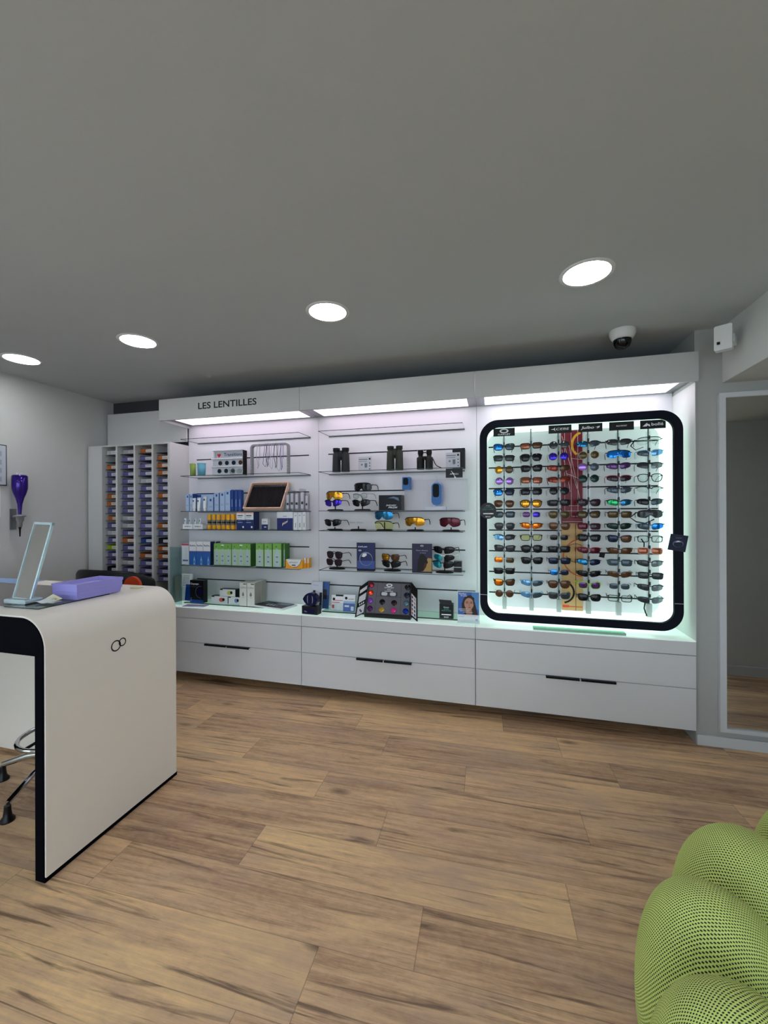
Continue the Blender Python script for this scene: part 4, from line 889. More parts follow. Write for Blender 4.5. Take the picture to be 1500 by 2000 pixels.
x, _ = stand(658, SH[4], .058, 'leftmost black stand on the fifth shelf, holding two pairs'); onst(x, zz(1084), 'avi', 'black', 'plum', 'black teardrop sunglasses, upper pair on the leftmost stand of the fifth shelf'); onst(x-.004, zz(1099), 'wayf', 'black', 'plum', 'black thick-framed sunglasses, lower pair on the leftmost stand of the fifth shelf')
x, _ = stand(766, SH[4], .055, 'middle black stand on the fifth shelf, holding two pairs'); onst(x, zz(1086.5), 'wayf', 'brown', 'gold', 'gold and brown sunglasses, upper pair on the middle stand of the fifth shelf', right='brown'); onst(x, zz(1099), 'wrap', 'black', 'dark', 'black sunglasses, lower pair on the middle stand of the fifth shelf')
x, _ = stand(868, SH[4], .085, 'rightmost black stand on the fifth shelf, holding three pairs'); onst(x, zz(1074, 870), 'wrap', 'black', 'dark', 'black wraparound sunglasses, topmost on the rightmost stand of the fifth shelf'); onst(x, zz(1088, 870), 'wrap', 'white', 'turquoise', 'turquoise mirrored sunglasses with white arms, middle of the rightmost stand', right='dark'); onst(x-.005, zz(1102, 870), 'wrap', 'black', 'turquoise', 'turquoise mirrored sunglasses, lowest on the rightmost stand', right='dark')
carton('glasses_case_box', 886, 901, 1097, 2.86, SH[4], .06, 'black box with a white band behind the rightmost stand of the fifth shelf', 'box', c_bk, lambda b, w, h: strip(b, w, h*.45, h*.5, M_wht))
# picture cards
def dnav(b, w, h):
    b.rect(-w*.95, w*.95, .012, h-.003, -.0004, mat('card_navy', (28, 38, 88), .35)); b.rect(-w*.95, w*.95, .012, h*.35, -.0005, mat('card_blue', (62, 84, 150), .35))
    A = circ(0, h*.42, w*.72, h*.25, 32, .3); B = circ(.002, h*.405, w*.66, h*.215, 32, .3)
    b.ring([(p[0], -.0008, p[1]) for p in A], [(p[0], -.0008, p[1]) for p in B], mat('ring_silver', (130, 138, 160), .3), False)
    b.flat([(-w*.45, h*.5), (-w*.3, h*.61), (w*.05, h*.62), (w*.1, h*.55), (-w*.2, h*.48)], -.001, M_wht)
    b.text('KAPLAN', -w*.35, h*.85, -.0006, .009, M_wht, w=w*.95, bold=True)
    A = circ(-w*.65, h*.72, w*.15, w*.08, 16); B = circ(-w*.65, h*.72, w*.09, w*.04, 16); b.ring([(p[0], -.0008, p[1]) for p in A], [(p[0], -.0008, p[1]) for p in B], M_wht, False)
carton('picture_card', 696.5, 732.5, 1060, 2.80, SH[4], .006, 'navy picture card with a large silver ring in a black foot on the fifth shelf', 'display card', c_bk, dnav)
tag(MB().box(-.062, .062, -.012, .018, 0, .008, M_black).build('card_foot'), 'black foot bar under the navy ring card', 'card holder').location = (AX(714.5, 2.78), 2.775, SH[4]+.0006)
def dpur(b, w, h):
    b.rect(-w*.96, w*.96, .004, h-.003, -.0004, mat('card_purple', (30, 22, 62), .35)); b.flat([(-w*.1, .01), (w*.96, .01), (w*.96, h*.5), (w*.6, h*.52), (w*.2, h*.3)], -.0006, mat('card_amber', (170, 140, 80), .4))
    b.flat([(-w*.5, h*.05), (-w*.4, h*.4), (-w*.2, h*.62), (w*.1, h*.66), (w*.4, h*.55), (w*.6, h*.36), (w*.45, h*.3), (w*.35, h*.18), (w*.1, h*.06)], -.0008, mat('card_silhouette', (20, 14, 18), .5))
    b.flat([(w*.2, h*.35), (w*.5, h*.34), (w*.4, h*.2), (w*.15, h*.12)], -.001, mat('card_redbrown', (80, 30, 20), .5))
    b.text('Know vibrance', 0, h*.77, -.001, .009, mat('print_lav', (190, 184, 220), .5), w=w*1.15); b.text('& clarity', w*.1, h*.69, -.001, .006, MATS['print_lav'], w=w*.6)
    A = circ(0, h*.93, w*.16, w*.08, 16); B = circ(0, h*.93, w*.1, w*.045, 16); b.ring([(p[0], -.0008, p[1]) for p in A], [(p[0], -.0008, p[1]) for p in B], M_wht, False)
carton('picture_card', 804.5, 843.5, 1062, 2.775, SH[4], .008, 'purple picture card with a shadowed profile and amber corner on the fifth shelf', 'display card', c_bk, dpur)

# ------------------------------------------------------------------ counter
GP = CT+.008
def dox(b, w, h):
    strip(b, w, 0, h*.14, mat('print_royal', (20, 70, 160), .4)); b.text('Oxysept', -w*.3, h*.84, -.0006, .014, M_wht, w=w*1.25, bold=True); b.rect(-w*.85, w*.0, h*.71, h*.72, -.0006, M_ink)
    arc(b, (w*.6, h*.48), w*.75, 75, 270, .002, -.0006, mat('arc_blue', (120, 130, 200), .3), 18, w); b.prism(circ(w*.62, h*.5, w*.36, n=20), -.0006, -.0005, mat('sphere_navy', (24, 22, 66), .2))
    for k in range(3): b.rect(-w*.85, -w*.78, h*(.08+.06*k), h*(.1+.06*k), -.0007, M_wht)
t = carton('black_solution_box', 370.5, 396.5, 1129, 2.76, GP, .05, 'black box reading Oxysept with a blue base at the left of the counter', 'carton', c_bk, dox, zt=GP+.178, side=mat('side_charcoal', (24, 26, 30), .4))
def leaf_holder(u0, u1, vt, Y, z, label, sheet, rz=0., grp='leaflet holders', tilt=-.12, draw=None):
    x0, x1 = AX(u0, Y), AX(u1, Y); w = (x1-x0)/2; h = AT((u0+u1)/2, vt, Y)[1]-z
    t = thing('leaflet_holder', label, 'leaflet holder', ((x0+x1)/2, Y, z+.0006), rz, grp); t.rotation_euler = (tilt, 0, rz)
    MB().box(-w-.002, w+.002, -.002, -.0005, 0, h*.5, M_acr).box(-w-.002, w+.002, .018, .02, 0, h, M_acr).box(-w-.002, w+.002, -.002, .02, 0, .0015, M_acr).build('acrylic_pocket', t)
    s = MB().box(-w, w, .001, .012, .002, h-.004, sheet)
    if draw: s.T = Matrix.Translation((0, .001, 0)); draw(s, w, h)
    s.build('leaflets', t)
    return t
def dl1(b, w, h):
    for k in range(9): b.rect(-w*.6, w*.5, h*(.9-.045*k), h*(.9-.045*k)+.003, -.0004, M_ink)
    b.rect(w*.0, w, .004, h*.6, -.0006, MATS['print_royal'])
leaf_holder(349, 371, 1120, 2.80, GP, 'clear holder of white and blue leaflets at the far left of the counter', M_paper, draw=dl1)
o = tag(MB().box(0, .012, 0, .09, 0, .21, mat('beige_book', (178, 168, 156), .6)).build('standing_booklets'), 'beige standing booklets leaning at the far left end of the counter', 'booklet'); o.location = (-2.494, 2.76, CT+.001)
o = tag(MB().box(-.09, .09, -.035, .035, 0, .004, mat('lilac_leaflet', (170, 166, 200), .6)).build('lying_leaflet'), 'lilac leaflet lying flat at the left front corner of the counter', 'leaflet'); o.location = (-2.24, 2.695, CT+.0006); o.rotation_euler = (0, 0, .1)
def dsm(c):
    def f(b, w, h): b.rect(-w*.95, -w*.6, h*.86, h, -.0006, M_text).prism(circ(w*.25, h*.5, w*.3, h*.3, 12), -.0007, -.0004, c).prism(circ(w*.5, h*.55, w*.16, h*.22, 10), -.0009, -.0007, M_text if c is not None else c)
    return f
for i, (u0, u1, va, z, c, l) in enumerate(((412, 444, 1161, GP, mat('print_coral', (200, 90, 80), .5), 'small white carton with a coral picture, left of the stack of three'), (445.5, 470, 1162, GP, mat('print_periwinkle', (120, 140, 200), .5), 'small white carton with a blue picture, right of the stack of three'), (428.5, 459, 1148.5, 0, mat('print_lemon', (190, 190, 80), .5), 'small white carton with a yellow picture on top of two others'))):
    if z == 0: z = GP+.0575
    carton('small_flat_carton', u0, u1, va, 2.79, z, .055, l, 'carton', c_wh, dsm(c), 'three small flat cartons', top=c_bk, zt=z+.056, side=c_bk)
def dpx(b, w, h):
    b.rect(w*.0, w*.9, h*.93, h*.965, -.0006, M_text); b.text('OPH', 0, h*.78, -.0006, .014, M_ink, w=w*1.6)
    b.flat([(0, h*.62), (w*.3, h*.5), (w*.25, h*.44), (0, h*.41), (-w*.25, h*.44), (-w*.3, h*.5)], -.0006, M_ink).rect(-w*.3, w*.3, h*.36, h*.37, -.0006, M_ink)
for i, (u0, u1, Y, v) in enumerate(((467.5, 481, 2.755, 1131), (482, 496.5, 2.755, 1131), (498, 510, 2.86, 1131))):
    carton('tall_white_carton', u0, u1, v, Y, GP, .09 if i < 2 else .07, 'tall plain white carton, %s of the three beside the magazine' % ('left', 'middle', 'right rear')[i], 'carton', mat('carton_ivory', (222, 224, 218), .5), dpx, 'tall white cartons', zt=GP+.178, side=mat('carton_side_print', (170, 168, 160), .55))
t = thing('magazine', 'magazine with grey and black cover lying on papers on the counter', 'magazine', (-1.62, 2.80, GP+.0006), -.22)
MB().box(-.14, .15, -.075, .085, 0, .012, M_paper).build('page_block', t)
b = MB().box(-.135, .13, -.07, .08, .0125, .015, mat('cover_dark', (40, 42, 46), .35), top=mat('cover_dark', (40, 42, 46), .35))
for x0_, x1_, y0_, y1_, m in ((-.13, .125, .012, .075, mat('cover_grey', (110, 128, 140), .35)), (-.05, -.035, -.04, -.005, M_wht), (-.02, -.005, -.04, -.005, M_wht), (.01, .025, -.04, -.005, M_wht), (.04, .05, -.035, -.01, MATS['cover_grey']), (-.1, .0, .03, .05, mat('cover_pale', (170, 185, 195), .35))):
    b.add([(x0_, y0_, .0153), (x1_, y0_, .0153), (x1_, y1_, .0153), (x0_, y1_, .0153)], [(0, 1, 2, 3)], m)
b.build('cover', t)
# dark blue eye shaped trophy
Y = 2.70; x = AX(608, Y)
t = thing('eye_shaped_trophy', 'dark blue glossy eye-shaped trophy on a dark base at the front of the counter', 'trophy', (x, Y, CT+.0006), -.1)
mnv = mat('gloss_navy', (8, 10, 64), .12)
MB().box(-.062, .062, -.03, .03, 0, .056, mat('trophy_base', (20, 20, 32), .3)).box(-.05, .04, -.0312, -.0302, .008, .036, mnv).text('Prix', -.03, .018, -.0316, .009, M_wht).build('base', t)
P = [(-.060+.120*i/16, .047*(1-((i-8)/8)**2)**.85) for i in range(17)]; P = P+[(x, -z) for x, z in P[::-1][1:-1]]
b = MB(); b.T = Matrix.Translation((0, 0, .103)); b.prism(P, -.022, .022, mnv, True).build('eye_body', t, bevel=.006)
b = MB(); b.T = Matrix.Translation((0, 0, .103))
for cx_, sx_ in ((-.014, 1), (.014, -1)):
    A = [(cx_+sx_*(-.010*cos(a)), .030*sin(a)) for a in [radians(-70+14*i) for i in range(11)]]; B = [(cx_+sx_*(-.004*cos(a)), .028*sin(a)) for a in [radians(-70+14*i) for i in range(11)]]
    b.ring([(p[0], -.0226, p[1]) for p in A], [(p[0], -.0226, p[1]) for p in B], mat('etched_silver', (160, 165, 185), .2, .5), False, False)
b.build('etched_arcs', t)
def dman(b, w, h):
    b.flat([(-w*.9, h*.3), (-w*.75, h*.45), (-w*.4, h*.5), (0, h*.45), (w*.1, h*.3)], -.0006, c_bk).prism(circ(-w*.4, h*.58, w*.24, w*.3, 14), -.0006, -.0004, mat('skin_print', (190, 140, 120), .6)).prism(circ(-w*.4, h*.635, w*.25, w*.16, 14), -.0009, -.0006, M_text)
    b.rect(w*.55, w, .004, h*.6, -.0006, mat('suit_grey', (50, 48, 52), .6)); b.rect(-w*.6, w*.3, h*.85, h*.86, -.0006, M_ink)
leaf_holder(605, 627, 1136, 2.80, GP, 'clear holder of pale leaflets showing a small man, behind the blue trophy', mat('leaf_lilac', (205, 208, 222), .5), draw=dman)
leaf_holder(628, 640, 1136, 2.82, GP, 'narrow holder of blue leaflets right behind the blue trophy', mat('leaf_blue', (60, 90, 150), .5), draw=lambda b, w, h: b.rect(-w, w*.4, h*.35, h*.7, -.0006, MATS['suit_grey']))
def dcA(b, w, h): b.rect(-w*.3, w*.95, h*.9, h, -.0004, M_text).rect(-w*.8, w*.9, h*.62, h*.66, -.0004, c_pk).prism(circ(-w*.6, h*.72, w*.22, n=12), -.0006, -.0004, M_text).rect(-w*.9, w*.4, h*.5, h*.54, -.0004, c_pk).rect(-w*.9, -w*.5, h*.14, h*.36, -.0004, c_pk)
def dcB(b, w, h): b.rect(-w, w, 0, h*.46, -.0004, mat('card_azure', (70, 105, 190), .5)).prism(circ(-w*.55, h*.76, w*.24, n=12), -.0006, -.0004, M_text).rect(-w*.2, w*.8, h*.7, h*.73, -.0004, M_ink).rect(-w*.8, w*.0, h*.26, h*.36, -.0006, M_wht).rect(w*.3, w*.8, h*.06, h*.3, -.0006, M_wht).rect(-w, w, h*.46, h*.6, -.0004, c_lb)
leaf_holder(646, 669, 1162, 2.79, GP, 'low clear holder of small white and pink cards', M_paper, draw=dcA, grp='small card holders'); leaf_holder(669.5, 692, 1161, 2.78, GP, 'low clear holder of small white and blue cards beside the lens sample box', M_paper, draw=dcB, grp='small card holders')
# lens sample case
Y = 2.70; x0, x1 = AX(711, Y), AX(801, Y); w = (x1-x0)/2
hs = AT(756, 1132, 2.78)[1]-(CT+.03)
t = thing('lens_sample_case', 'open black sample case of coloured mirrored lenses with folding side flaps', 'sample case', ((x0+x1)/2, Y, CT+.0006), 0)
mgr = mat('case_grey', (92, 90, 98), .5)
ang = math.atan2(.075, hs); R = Matrix.Rotation(-ang, 4, 'X'); L = math.hypot(hs, .075); T0 = Matrix.Translation((0, 0, .018)) @ R
wt = w*.925
MB().box(-w, w, -.004, .04, 0, .024, M_black).build('base_tray', t)
b = MB(); b.T = T0; b.prism([(-w, .006), (w, .006), (wt, L), (-wt, L)], 0, .03, M_black, cap=M_black).flat([(-w*.94, .012), (w*.94, .012), (wt*.94, L-.012), (-wt*.94, L-.012)], -.0006, mgr).build('lid_panel', t)
b = MB(); b.T = T0; 
for p, q in (((-w*.56, .014), (-wt*.56, L-.012)), ((w*.56, .014), (wt*.56, L-.012)), ((-w*.56, L*.55), (w*.56, L*.55))): seg(b, p, q, .0015, -.001, M_blackm)
A = circ(-.0, L*.885, .022, .011, 24); B = circ(0, L*.885, .014, .0055, 24); b.ring([(p[0], -.0012, p[1]) for p in A], [(p[0], -.0012, p[1]) for p in B], M_wht, False)
b.text('OAKLEY', 0, L*.81, -.0012, .007, M_wht, w=.07, bold=True).rect(-.014, .014, L*.745, L*.757, -.0012, M_wht).rect(-.03, .03, L*.70, L*.712, -.0012, M_wht)
b.prism(rrect(-.062, .062, L*.56, L*.69, .006), -.0018, -.0012, mat('case_grey_dark', (60, 58, 64), .5)); b.build('printed_insert', t)
b = MB(); b.T = T0
for s in (-1, 1): b.prism(rrect(s*.03-.021, s*.03+.021, L*.575, L*.675, .01), -.005, -.0022, mat('clear_lens_white', (195, 198, 202), .1))
b.build('clear_lens_pair', t)
LC = [((130, 20, 44), -.80, .86), ((205, 60, 24), -.80, .63), ((130, 70, 170), -.79, .40), ((84, 24, 90), -.78, .17), ((26, 28, 32), .80, .84), ((28, 42, 60), .79, .61), ((90, 120, 136), .79, .38), ((20, 50, 160), .78, .15),
      ((30, 28, 30), -.26, .38), ((50, 26, 26), .26, .37), ((190, 150, 60), -.26, .15), ((215, 60, 140), .26, .15)]
for i, (c, xx, zz_) in enumerate(LC):
    b = MB(); b.T = T0 @ Matrix.Translation((xx*w, -.001, zz_*L)); m = mat('sample_%d' % i, c, .12, .5)
    O = [(.0205*cos(a), .0185*sin(a)+.002) for a in [radians(-28+236*k/18) for k in range(19)]]+[(-.009, -.0125), (-.006, -.0185), (.006, -.0185), (.009, -.0125)]
    n = len(O); r0 = [(x, 0, z) for x, z in O]; r1 = [(x*.82, -.0045, z*.82) for x, z in O]; r2 = [(x*.4, -.007, z*.4) for x, z in O]
    b.ring(r0, r1, m).ring(r1, r2, m).add(r2, [tuple(range(n))], m, True); b.build('lens_sample', t)
for s in (-1, 1):
    hinge = Matrix.Translation((s*w, 0, 0)) @ Matrix.Rotation(s*(.85 if s < 0 else -.0)+(.0 if s < 0 else -.75), 4, 'Z') if 0 else None
    b = MB(); fx = .085
    base = [Vector((s*w, -.0, .006)), Vector((s*(w+.05), -.052 if s < 0 else -.045, -.0)), Vector((s*(wt+.045), .03, L*.90)), Vector((s*wt, .075, L*.97))]
    P = [T0 @ Vector((s*w*1.005, 0, .008)), Vector((s*(w+.052), -.045, .004)), Vector((s*(w+.040), .022, hs*.90)), T0 @ Vector((s*wt*1.005, 0, L))]
    off = Vector((s*.004, .006, 0))
    vs = [tuple(p) for p in P]+[tuple(p+off) for p in P]
    b.add(vs, [(0, 1, 2, 3), (7, 6, 5, 4), (0, 4, 5, 1), (1, 5, 6, 2), (2, 6, 7, 3), (3, 7, 4, 0)], M_black)
    def q(a, c, k=.0014): 
        v = P[0]*(1-a)*(1-c)+P[1]*a*(1-c)+P[2]*a*c+P[3]*(1-a)*c; return tuple(v+Vector((-s*k*.6, -k, 0)))
    mp = mat('flap_print', (215, 215, 222), .5)
    if s > 0:
        b.add([q(.14, .06), q(.9, .06), q(.9, .70), q(.14, .70)], [(0, 1, 2, 3)], mp)
        for r_ in range(5):
            for c_ in range(2):
                cc = [(92, 46, 46), (200, 150, 110), (60, 80, 100), (190, 140, 130), (80, 60, 70), (50, 90, 100), (180, 70, 70), (50, 70, 80), (170, 90, 90), (60, 60, 130)][r_*2+c_]
                a0, c0 = .33+.36*c_, .62-.12*r_
                b.add([q(a0+.12*cos(k*pi/5), c0+.042*sin(k*pi/5), .003) for k in range(10)], [tuple(range(10))], mat('dot_%d' % (r_*2+c_), cc, .2))
    else:
        for c0, c1 in ((.04, .30), (.44, .66), (.76, .88)): b.add([q(.12, c0), q(.9, c0), q(.9, c1), q(.12, c1)], [(0, 1, 2, 3)], mp)
        for k in range(3): b.add([q(.3+.2*k+.07*cos(j*pi/4), .37+.03*sin(j*pi/4), .003) for j in range(8)], [tuple(range(8))], M_wht)
        b.add([q(.3, .10, .003), q(.45, .08, .003), q(.7, .2, .003), q(.6, .22, .003)], [(0, 1, 2, 3)], mat('print_violetgrey', (90, 80, 110), .5))
    b.build('side_flap', t)
def dbk(b, w, h):
    b.text('Discover', 0, h*.78, -.0006, .007, M_wht, bold=True).text('PRIZM', 0, h*.66, -.0006, .008, mg, bold=True).text('SPORT & OPTIK', 0, h*.54, -.0006, .008, mg, w=w*1.4, bold=True).rect(-w*.7, w*.7, h*.24, h*.31, -.0006, M_wht).text('SHOP', 0, h*.1, -.0006, .008, M_wht, w=w*.7, bold=True)
t = carton('black_card_box', 857.5, 884.5, 1174, 2.76, GP, .05, 'small black printed box with an open slanted lid in a clear holder', 'box', c_bk, dbk, zt=GP+.098)
b = MB(); b.add([(-.042, 0, .098), (.042, 0, .098), (.032, .01, .122), (-.052, .01, .124)], [(0, 1, 2, 3)], mat('lid_charcoal', (44, 46, 50), .3)).build('open_lid', t)
# leaflet stand with portrait
Y = 2.70; x0, x1 = AX(893, Y), AX(935.5, Y); w = (x1-x0)/2; h = .203
t = thing('portrait_leaflet', 'leaflet in a clear stand showing a long-haired person in glasses on blue', 'leaflet', ((x0+x1)/2, Y, CT+.0006), .04); t.rotation_euler = (-.10, 0, .04)
MB().box(-w-.002, w+.002, .0035, .0055, 0, h+.006, M_acr).box(-w-.002, w+.002, -.0025, -.0015, 0, h*.22, M_acr).build('acrylic_stand', t)
b = MB().box(-w, w, 0, .003, .004, h, M_paper); y_ = -.0004; u = lambda a: a*w; hz = lambda a: h*a
b.rect(-w*.97, w*.97, hz(.28), hz(.985), y_, mat('portrait_blue', (56, 104, 186), .5)); b.rect(w*.3, w*.97, hz(.45), hz(.985), y_-.0002, mat('portrait_sky', (86, 140, 200), .5))
hair, skin, lip = mat('portrait_hair', (58, 42, 40), .6), mat('portrait_skin', (198, 148, 128), .6), mat('portrait_lip', (150, 70, 66), .5)
b.flat([(u(-.6), hz(.42)), (u(-.62), hz(.62)), (u(-.45), hz(.78)), (u(-.2), hz(.87)), (u(.1), hz(.89)), (u(.4), hz(.82)), (u(.58), hz(.68)), (u(.72), hz(.5)), (u(.86), hz(.28)), (u(-.3), hz(.28))], y_-.0004, hair)
b.prism(circ(u(.05), hz(.62), u(.43), hz(.185), 24), y_-.0008, y_-.0004, skin); b.flat([(u(-.25), hz(.5)), (u(.3), hz(.48)), (u(.35), hz(.28)), (u(-.2), hz(.28))], y_-.0006, mat('portrait_shade', (165, 118, 102), .6))
b.flat([(u(-.36), hz(.70)), (u(-.2), hz(.80)), (u(.1), hz(.84)), (u(.42), hz(.74)), (u(.46), hz(.6)), (u(.56), hz(.8)), (u(.2), hz(.9)), (u(-.3), hz(.84))], y_-.001, hair)
for s in (-.12, .26): b.prism(circ(u(s), hz(.655), u(.09), hz(.012), 12), y_-.0014, y_-.001, M_text).rect(u(s-.12), u(s+.12), hz(.69), hz(.70), y_-.0014, hair)
for s in (-.13, .27):
    A = circ(u(s), hz(.65), u(.17), hz(.036), 18); B = circ(u(s), hz(.65), u(.15), hz(.031), 18); b.ring([(p[0], y_-.0016, p[1]) for p in A], [(p[0], y_-.0016, p[1]) for p in B], mat('portrait_rim', (120, 84, 60), .4), False)
b.flat([(u(.06), hz(.64)), (u(.15), hz(.56)), (u(.03), hz(.555))], y_-.0014, MATS['portrait_shade']).prism(circ(u(.1), hz(.51), u(.13), hz(.014), 12), y_-.0014, y_-.001, lip)
b.text('Varilux', u(-.55), hz(.93), y_-.0018, .011, M_wht, w=w*.75, bold=True, slant=.2).text('Xr series', u(-.42), hz(.87), y_-.0018, .009, M_wht, w=w*.6, bold=True, slant=.2)
for k, (a, c) in enumerate(((-.9, -.1), (-.9, .2), (-.8, .1), (-.5, .4))): b.rect(u(a), u(c), hz(.455-.035*k), hz(.465-.035*k), y_-.0018, M_wht)
b.rect(u(-.9), u(-.4), hz(.21), hz(.222), y_, mat('print_bluegrey', (150, 160, 200), .5)).prism(circ(u(.75), hz(.13), u(.12), hz(.018), 16), y_-.0004, y_, mat('print_logo_blue', (70, 100, 190), .5)).rect(u(.6), u(.9), hz(.09), hz(.095), y_, MATS['print_logo_blue'])
b.build('printed_sheet', t)
# ------------------------------------------------------------------ reception desk
DX, DY0, DY1, DZ = -1.525, 1.08, 1.70, .929
M_desk = mat('desk_white', (240, 233, 222), .38)
M_dblk = mat('desk_edge_black', (3, 4, 12), .7, spec=.04)
t = thing('reception_desk', 'white waterfall reception desk with rounded corner, black edge and two linked rings', 'desk', (DX, DY0, 0))
XE = -3.30-DX; RC = .115
def prof(r, o, zb, bot):   # outer outline from right foot over the corner to the left foot
    P = [(-o, bot)]+[(-o-r+r*cos(a), DZ-o-r+r*sin(a)) for a in [radians(90*i/12) for i in range(13)]]
    Q = [(XE+o+r+r*cos(a), DZ-o-r+r*sin(a)) for a in [radians(90+90*i/12) for i in range(13)]]+[(XE+o, bot)]
    return P+Q
A = prof(RC, 0, 0, .017); B = prof(RC-.006, .006, 0, .017); D = DY1-DY0
def shell(A, B, y0, y1, m, ms=True):
    b = MB(); P = lambda L, y: [(x, y, z) for x, z in L]
    b.ring(P(A, y0), P(A, y1), m, ms, False).ring(P(B, y0), P(B, y1), m, ms, False).ring(P(A, y0), P(B, y0), m, False, False).ring(P(A, y1), P(B, y1), m, False, False)
    b.add([(x, y, z) for x, z in (A[0], B[0]) for y in (y0, y1)], [(0, 1, 3, 2)], m); b.add([(x, y, z) for x, z in (A[-1], B[-1]) for y in (y0, y1)], [(0, 1, 3, 2)], m)
    return b
shell(A, B, .004, D-.004, M_desk).build('white_shell', t)
C = [(-.0062, .002)]+[(-.0062-(RC-.0062)+(RC-.0062)*cos(a), DZ-.0062-(RC-.0062)+(RC-.0062)*sin(a)) for a in [radians(90*i/12) for i in range(13)]]+[(XE+.0062+(RC-.0062)+(RC-.0062)*cos(a), DZ-RC+(RC-.0062)*sin(a)) for a in [radians(90+90*i/12) for i in range(13)]]+[(XE+.0062, .002)]
E_ = [(-.045, .002)]+[(-.045, .2+.593*i/12) if i < 12 else (-.0455, .792) for i in range(13)]+[(XE+.045, .792) if i == 0 else (XE+.045, .792-.6*i/12) for i in range(13)]+[(XE+.045, .002)]
MB().prism([(-.0002, .001), (-.0002, .0168), (-.0062, .0168)]+C[1:-1]+[(XE+.0062, .0168), (XE+.0002, .0168), (XE+.0002, .001)]+[(XE+.045, .001), (XE+.045, .792), (-.045, .792), (-.045, .001)], 0, D, M_dblk).build('black_core', t)
MB().box(XE*1.0+.045, -.72, .545, .575, .02, .79, M_desk).build('modesty_panel', t)
b = MB(); 
def yring(b, cy, cz, r, w_, m):
    n = 40; P = [[(.0008, cy+q*cos(2*pi*k/n), cz+q*sin(2*pi*k/n)) for k in range(n)] for q in (r+w_, r-w_)]; b.ring(P[0], P[1], m, False)
yring(b, 1.362-DY0, .7445, .0205, .0026, M_text); yring(b, 1.3925-DY0, .7515, .0155, .0024, M_text); b.build('ring_emblem', t)
MB().add([(x, y, DZ+.0008) for x, y in ((-2.9-DX, .10), (-1.86-DX, .10), (-1.80-DX, .13), (-1.78-DX, .20), (-1.78-DX, .50), (-2.9-DX, .50))], [(0, 1, 2, 3, 4, 5)], mat('desk_inlay', (128, 124, 120), .35)).build('grey_inlay', t)
DT = DZ+.001
t = tag(MB().box(-2.86, -2.38, 1.583, 1.69, DZ+.0004, DZ+.002, mat('blue_paper', (150, 180, 225), .5)).build('blue_sheet'), 'pale blue sheet lying at the far left of the desk top', 'paper')
t = tag(MB().box(-1.86, -1.679, 1.168, 1.47, DT+.0006, DT+.0036, glassy('desk_plate', (225, 230, 230), .1), front=M_gedge, side=M_gedge).build('glass_plate'), 'thin glass plate lying on the desk under the mirror and tray', 'glass plate')
PZ = DT+.0042
# tilting desk mirror
t = thing('desk_mirror', 'slim tilted table mirror in a pale metal frame on the desk', 'mirror', (-1.862, 1.222, PZ)); t.rotation_euler = (0, 0, 0)
mfr = mat('mirror_frame', (205, 225, 232), .25, .6)
R = Matrix.Rotation(radians(-14), 4, 'X') @ Matrix.Rotation(radians(2), 4, 'Y')
b = MB(); b.prism(rrect(-.058, .060, 0, .017, .006), -.016, .05, mfr); b.build('base', t, bevel=.003)
hw, hh_ = .052, .32
def fr(b, T): b.T = T; return b
T1 = Matrix.Translation((0, .012, .014)) @ Matrix.Shear('XZ', 4, (0, 0)) @ R
fr(MB(), T1).box(-hw, -hw+.004, -.003, .006, 0, hh_, mfr).box(hw-.007, hw, -.003, .006, 0, hh_, mfr).box(-hw, hw, -.003, .008, hh_-.010, hh_, mfr).box(-hw, hw, -.003, .006, 0, .004, mfr).build('frame', t)
fr(MB(), T1).box(-hw+.0042, hw-.0072, .0, .003, .004, hh_-.010, M_mirror).build('mirror_glass', t)
t = thing('plastic_tray_stack', 'two stacked violet plastic order trays on the desk', 'tray', (-1.745, 1.425, PZ), 0)
mvl = mat('stack_violet', (166, 160, 236), .45); mvl.node_tree.nodes['Principled BSDF'].inputs['Subsurface Weight'].default_value = .0
def tray(b, w, d, z0, z1, tp=.96):
    o0 = [(-w*tp, -d*tp, z0), (w*tp, -d*tp, z0), (w*tp, d*tp, z0), (-w*tp, d*tp, z0)]; o1 = [(-w, -d, z1), (w, -d, z1), (w, d, z1), (-w, d, z1)]
    i1 = [(x*.93, y*.95, z1) for x, y, z in o1]; i0 = [(x*.80, y*.84, z0+.012) for x, y, z in o1]
    zl = z1-.012; oa = [(x*.985, y*.99, zl) for x, y, z in o1]; ob = [(x*1.02, y*1.012, zl) for x, y, z in o1]; o1 = [(x*1.02, y*1.012, z1) for x, y, z in o1]
    b.ring(o0, oa, mvl, False).ring(oa, ob, mvl, False).ring(ob, o1, mvl, False).ring(o1, i1, mvl, False).ring(i1, i0, mvl, False).add(i0, [(0, 1, 2, 3)], mvl).add(o0, [(3, 2, 1, 0)], mvl)
# two trays: each its own thing
bpy.data.objects.remove(t)
for i, (z, l) in enumerate(((PZ, 'lower violet plastic tray of the two stacked on the desk'), (PZ+.033, 'upper violet plastic tray stacked on the other on the desk'))):
    t = thing('plastic_tray', l, 'tray', (-1.745, 1.425, z), 0, 'stacked violet trays'); b = MB(); tray(b, .066+.003*i, .106+.003*i, 0, .0322, .95 if i == 0 else .985); b.build('tray_body', t)
    if i:
        mm = MB(); mm.box(-.05, .05, -.085, .08, .0135, .018, mvl).build('tray_insert', t)
b = MB(); rr = random.Random(2)
mbag = mat('bag_plastic', (205, 208, 204), .2)
g = [[(-.0+.018*i, .012*j, .004+rr.uniform(0, .022)*(1 if 0 < i < 5 and 0 < j < 4 else .2)) for i in range(6)] for j in range(5)]
vs = [p for r_ in g for p in r_]; b.add(vs, [(j*6+i, j*6+i+1, (j+1)*6+i+1, (j+1)*6+i) for j in range(4) for i in range(5)], mbag)
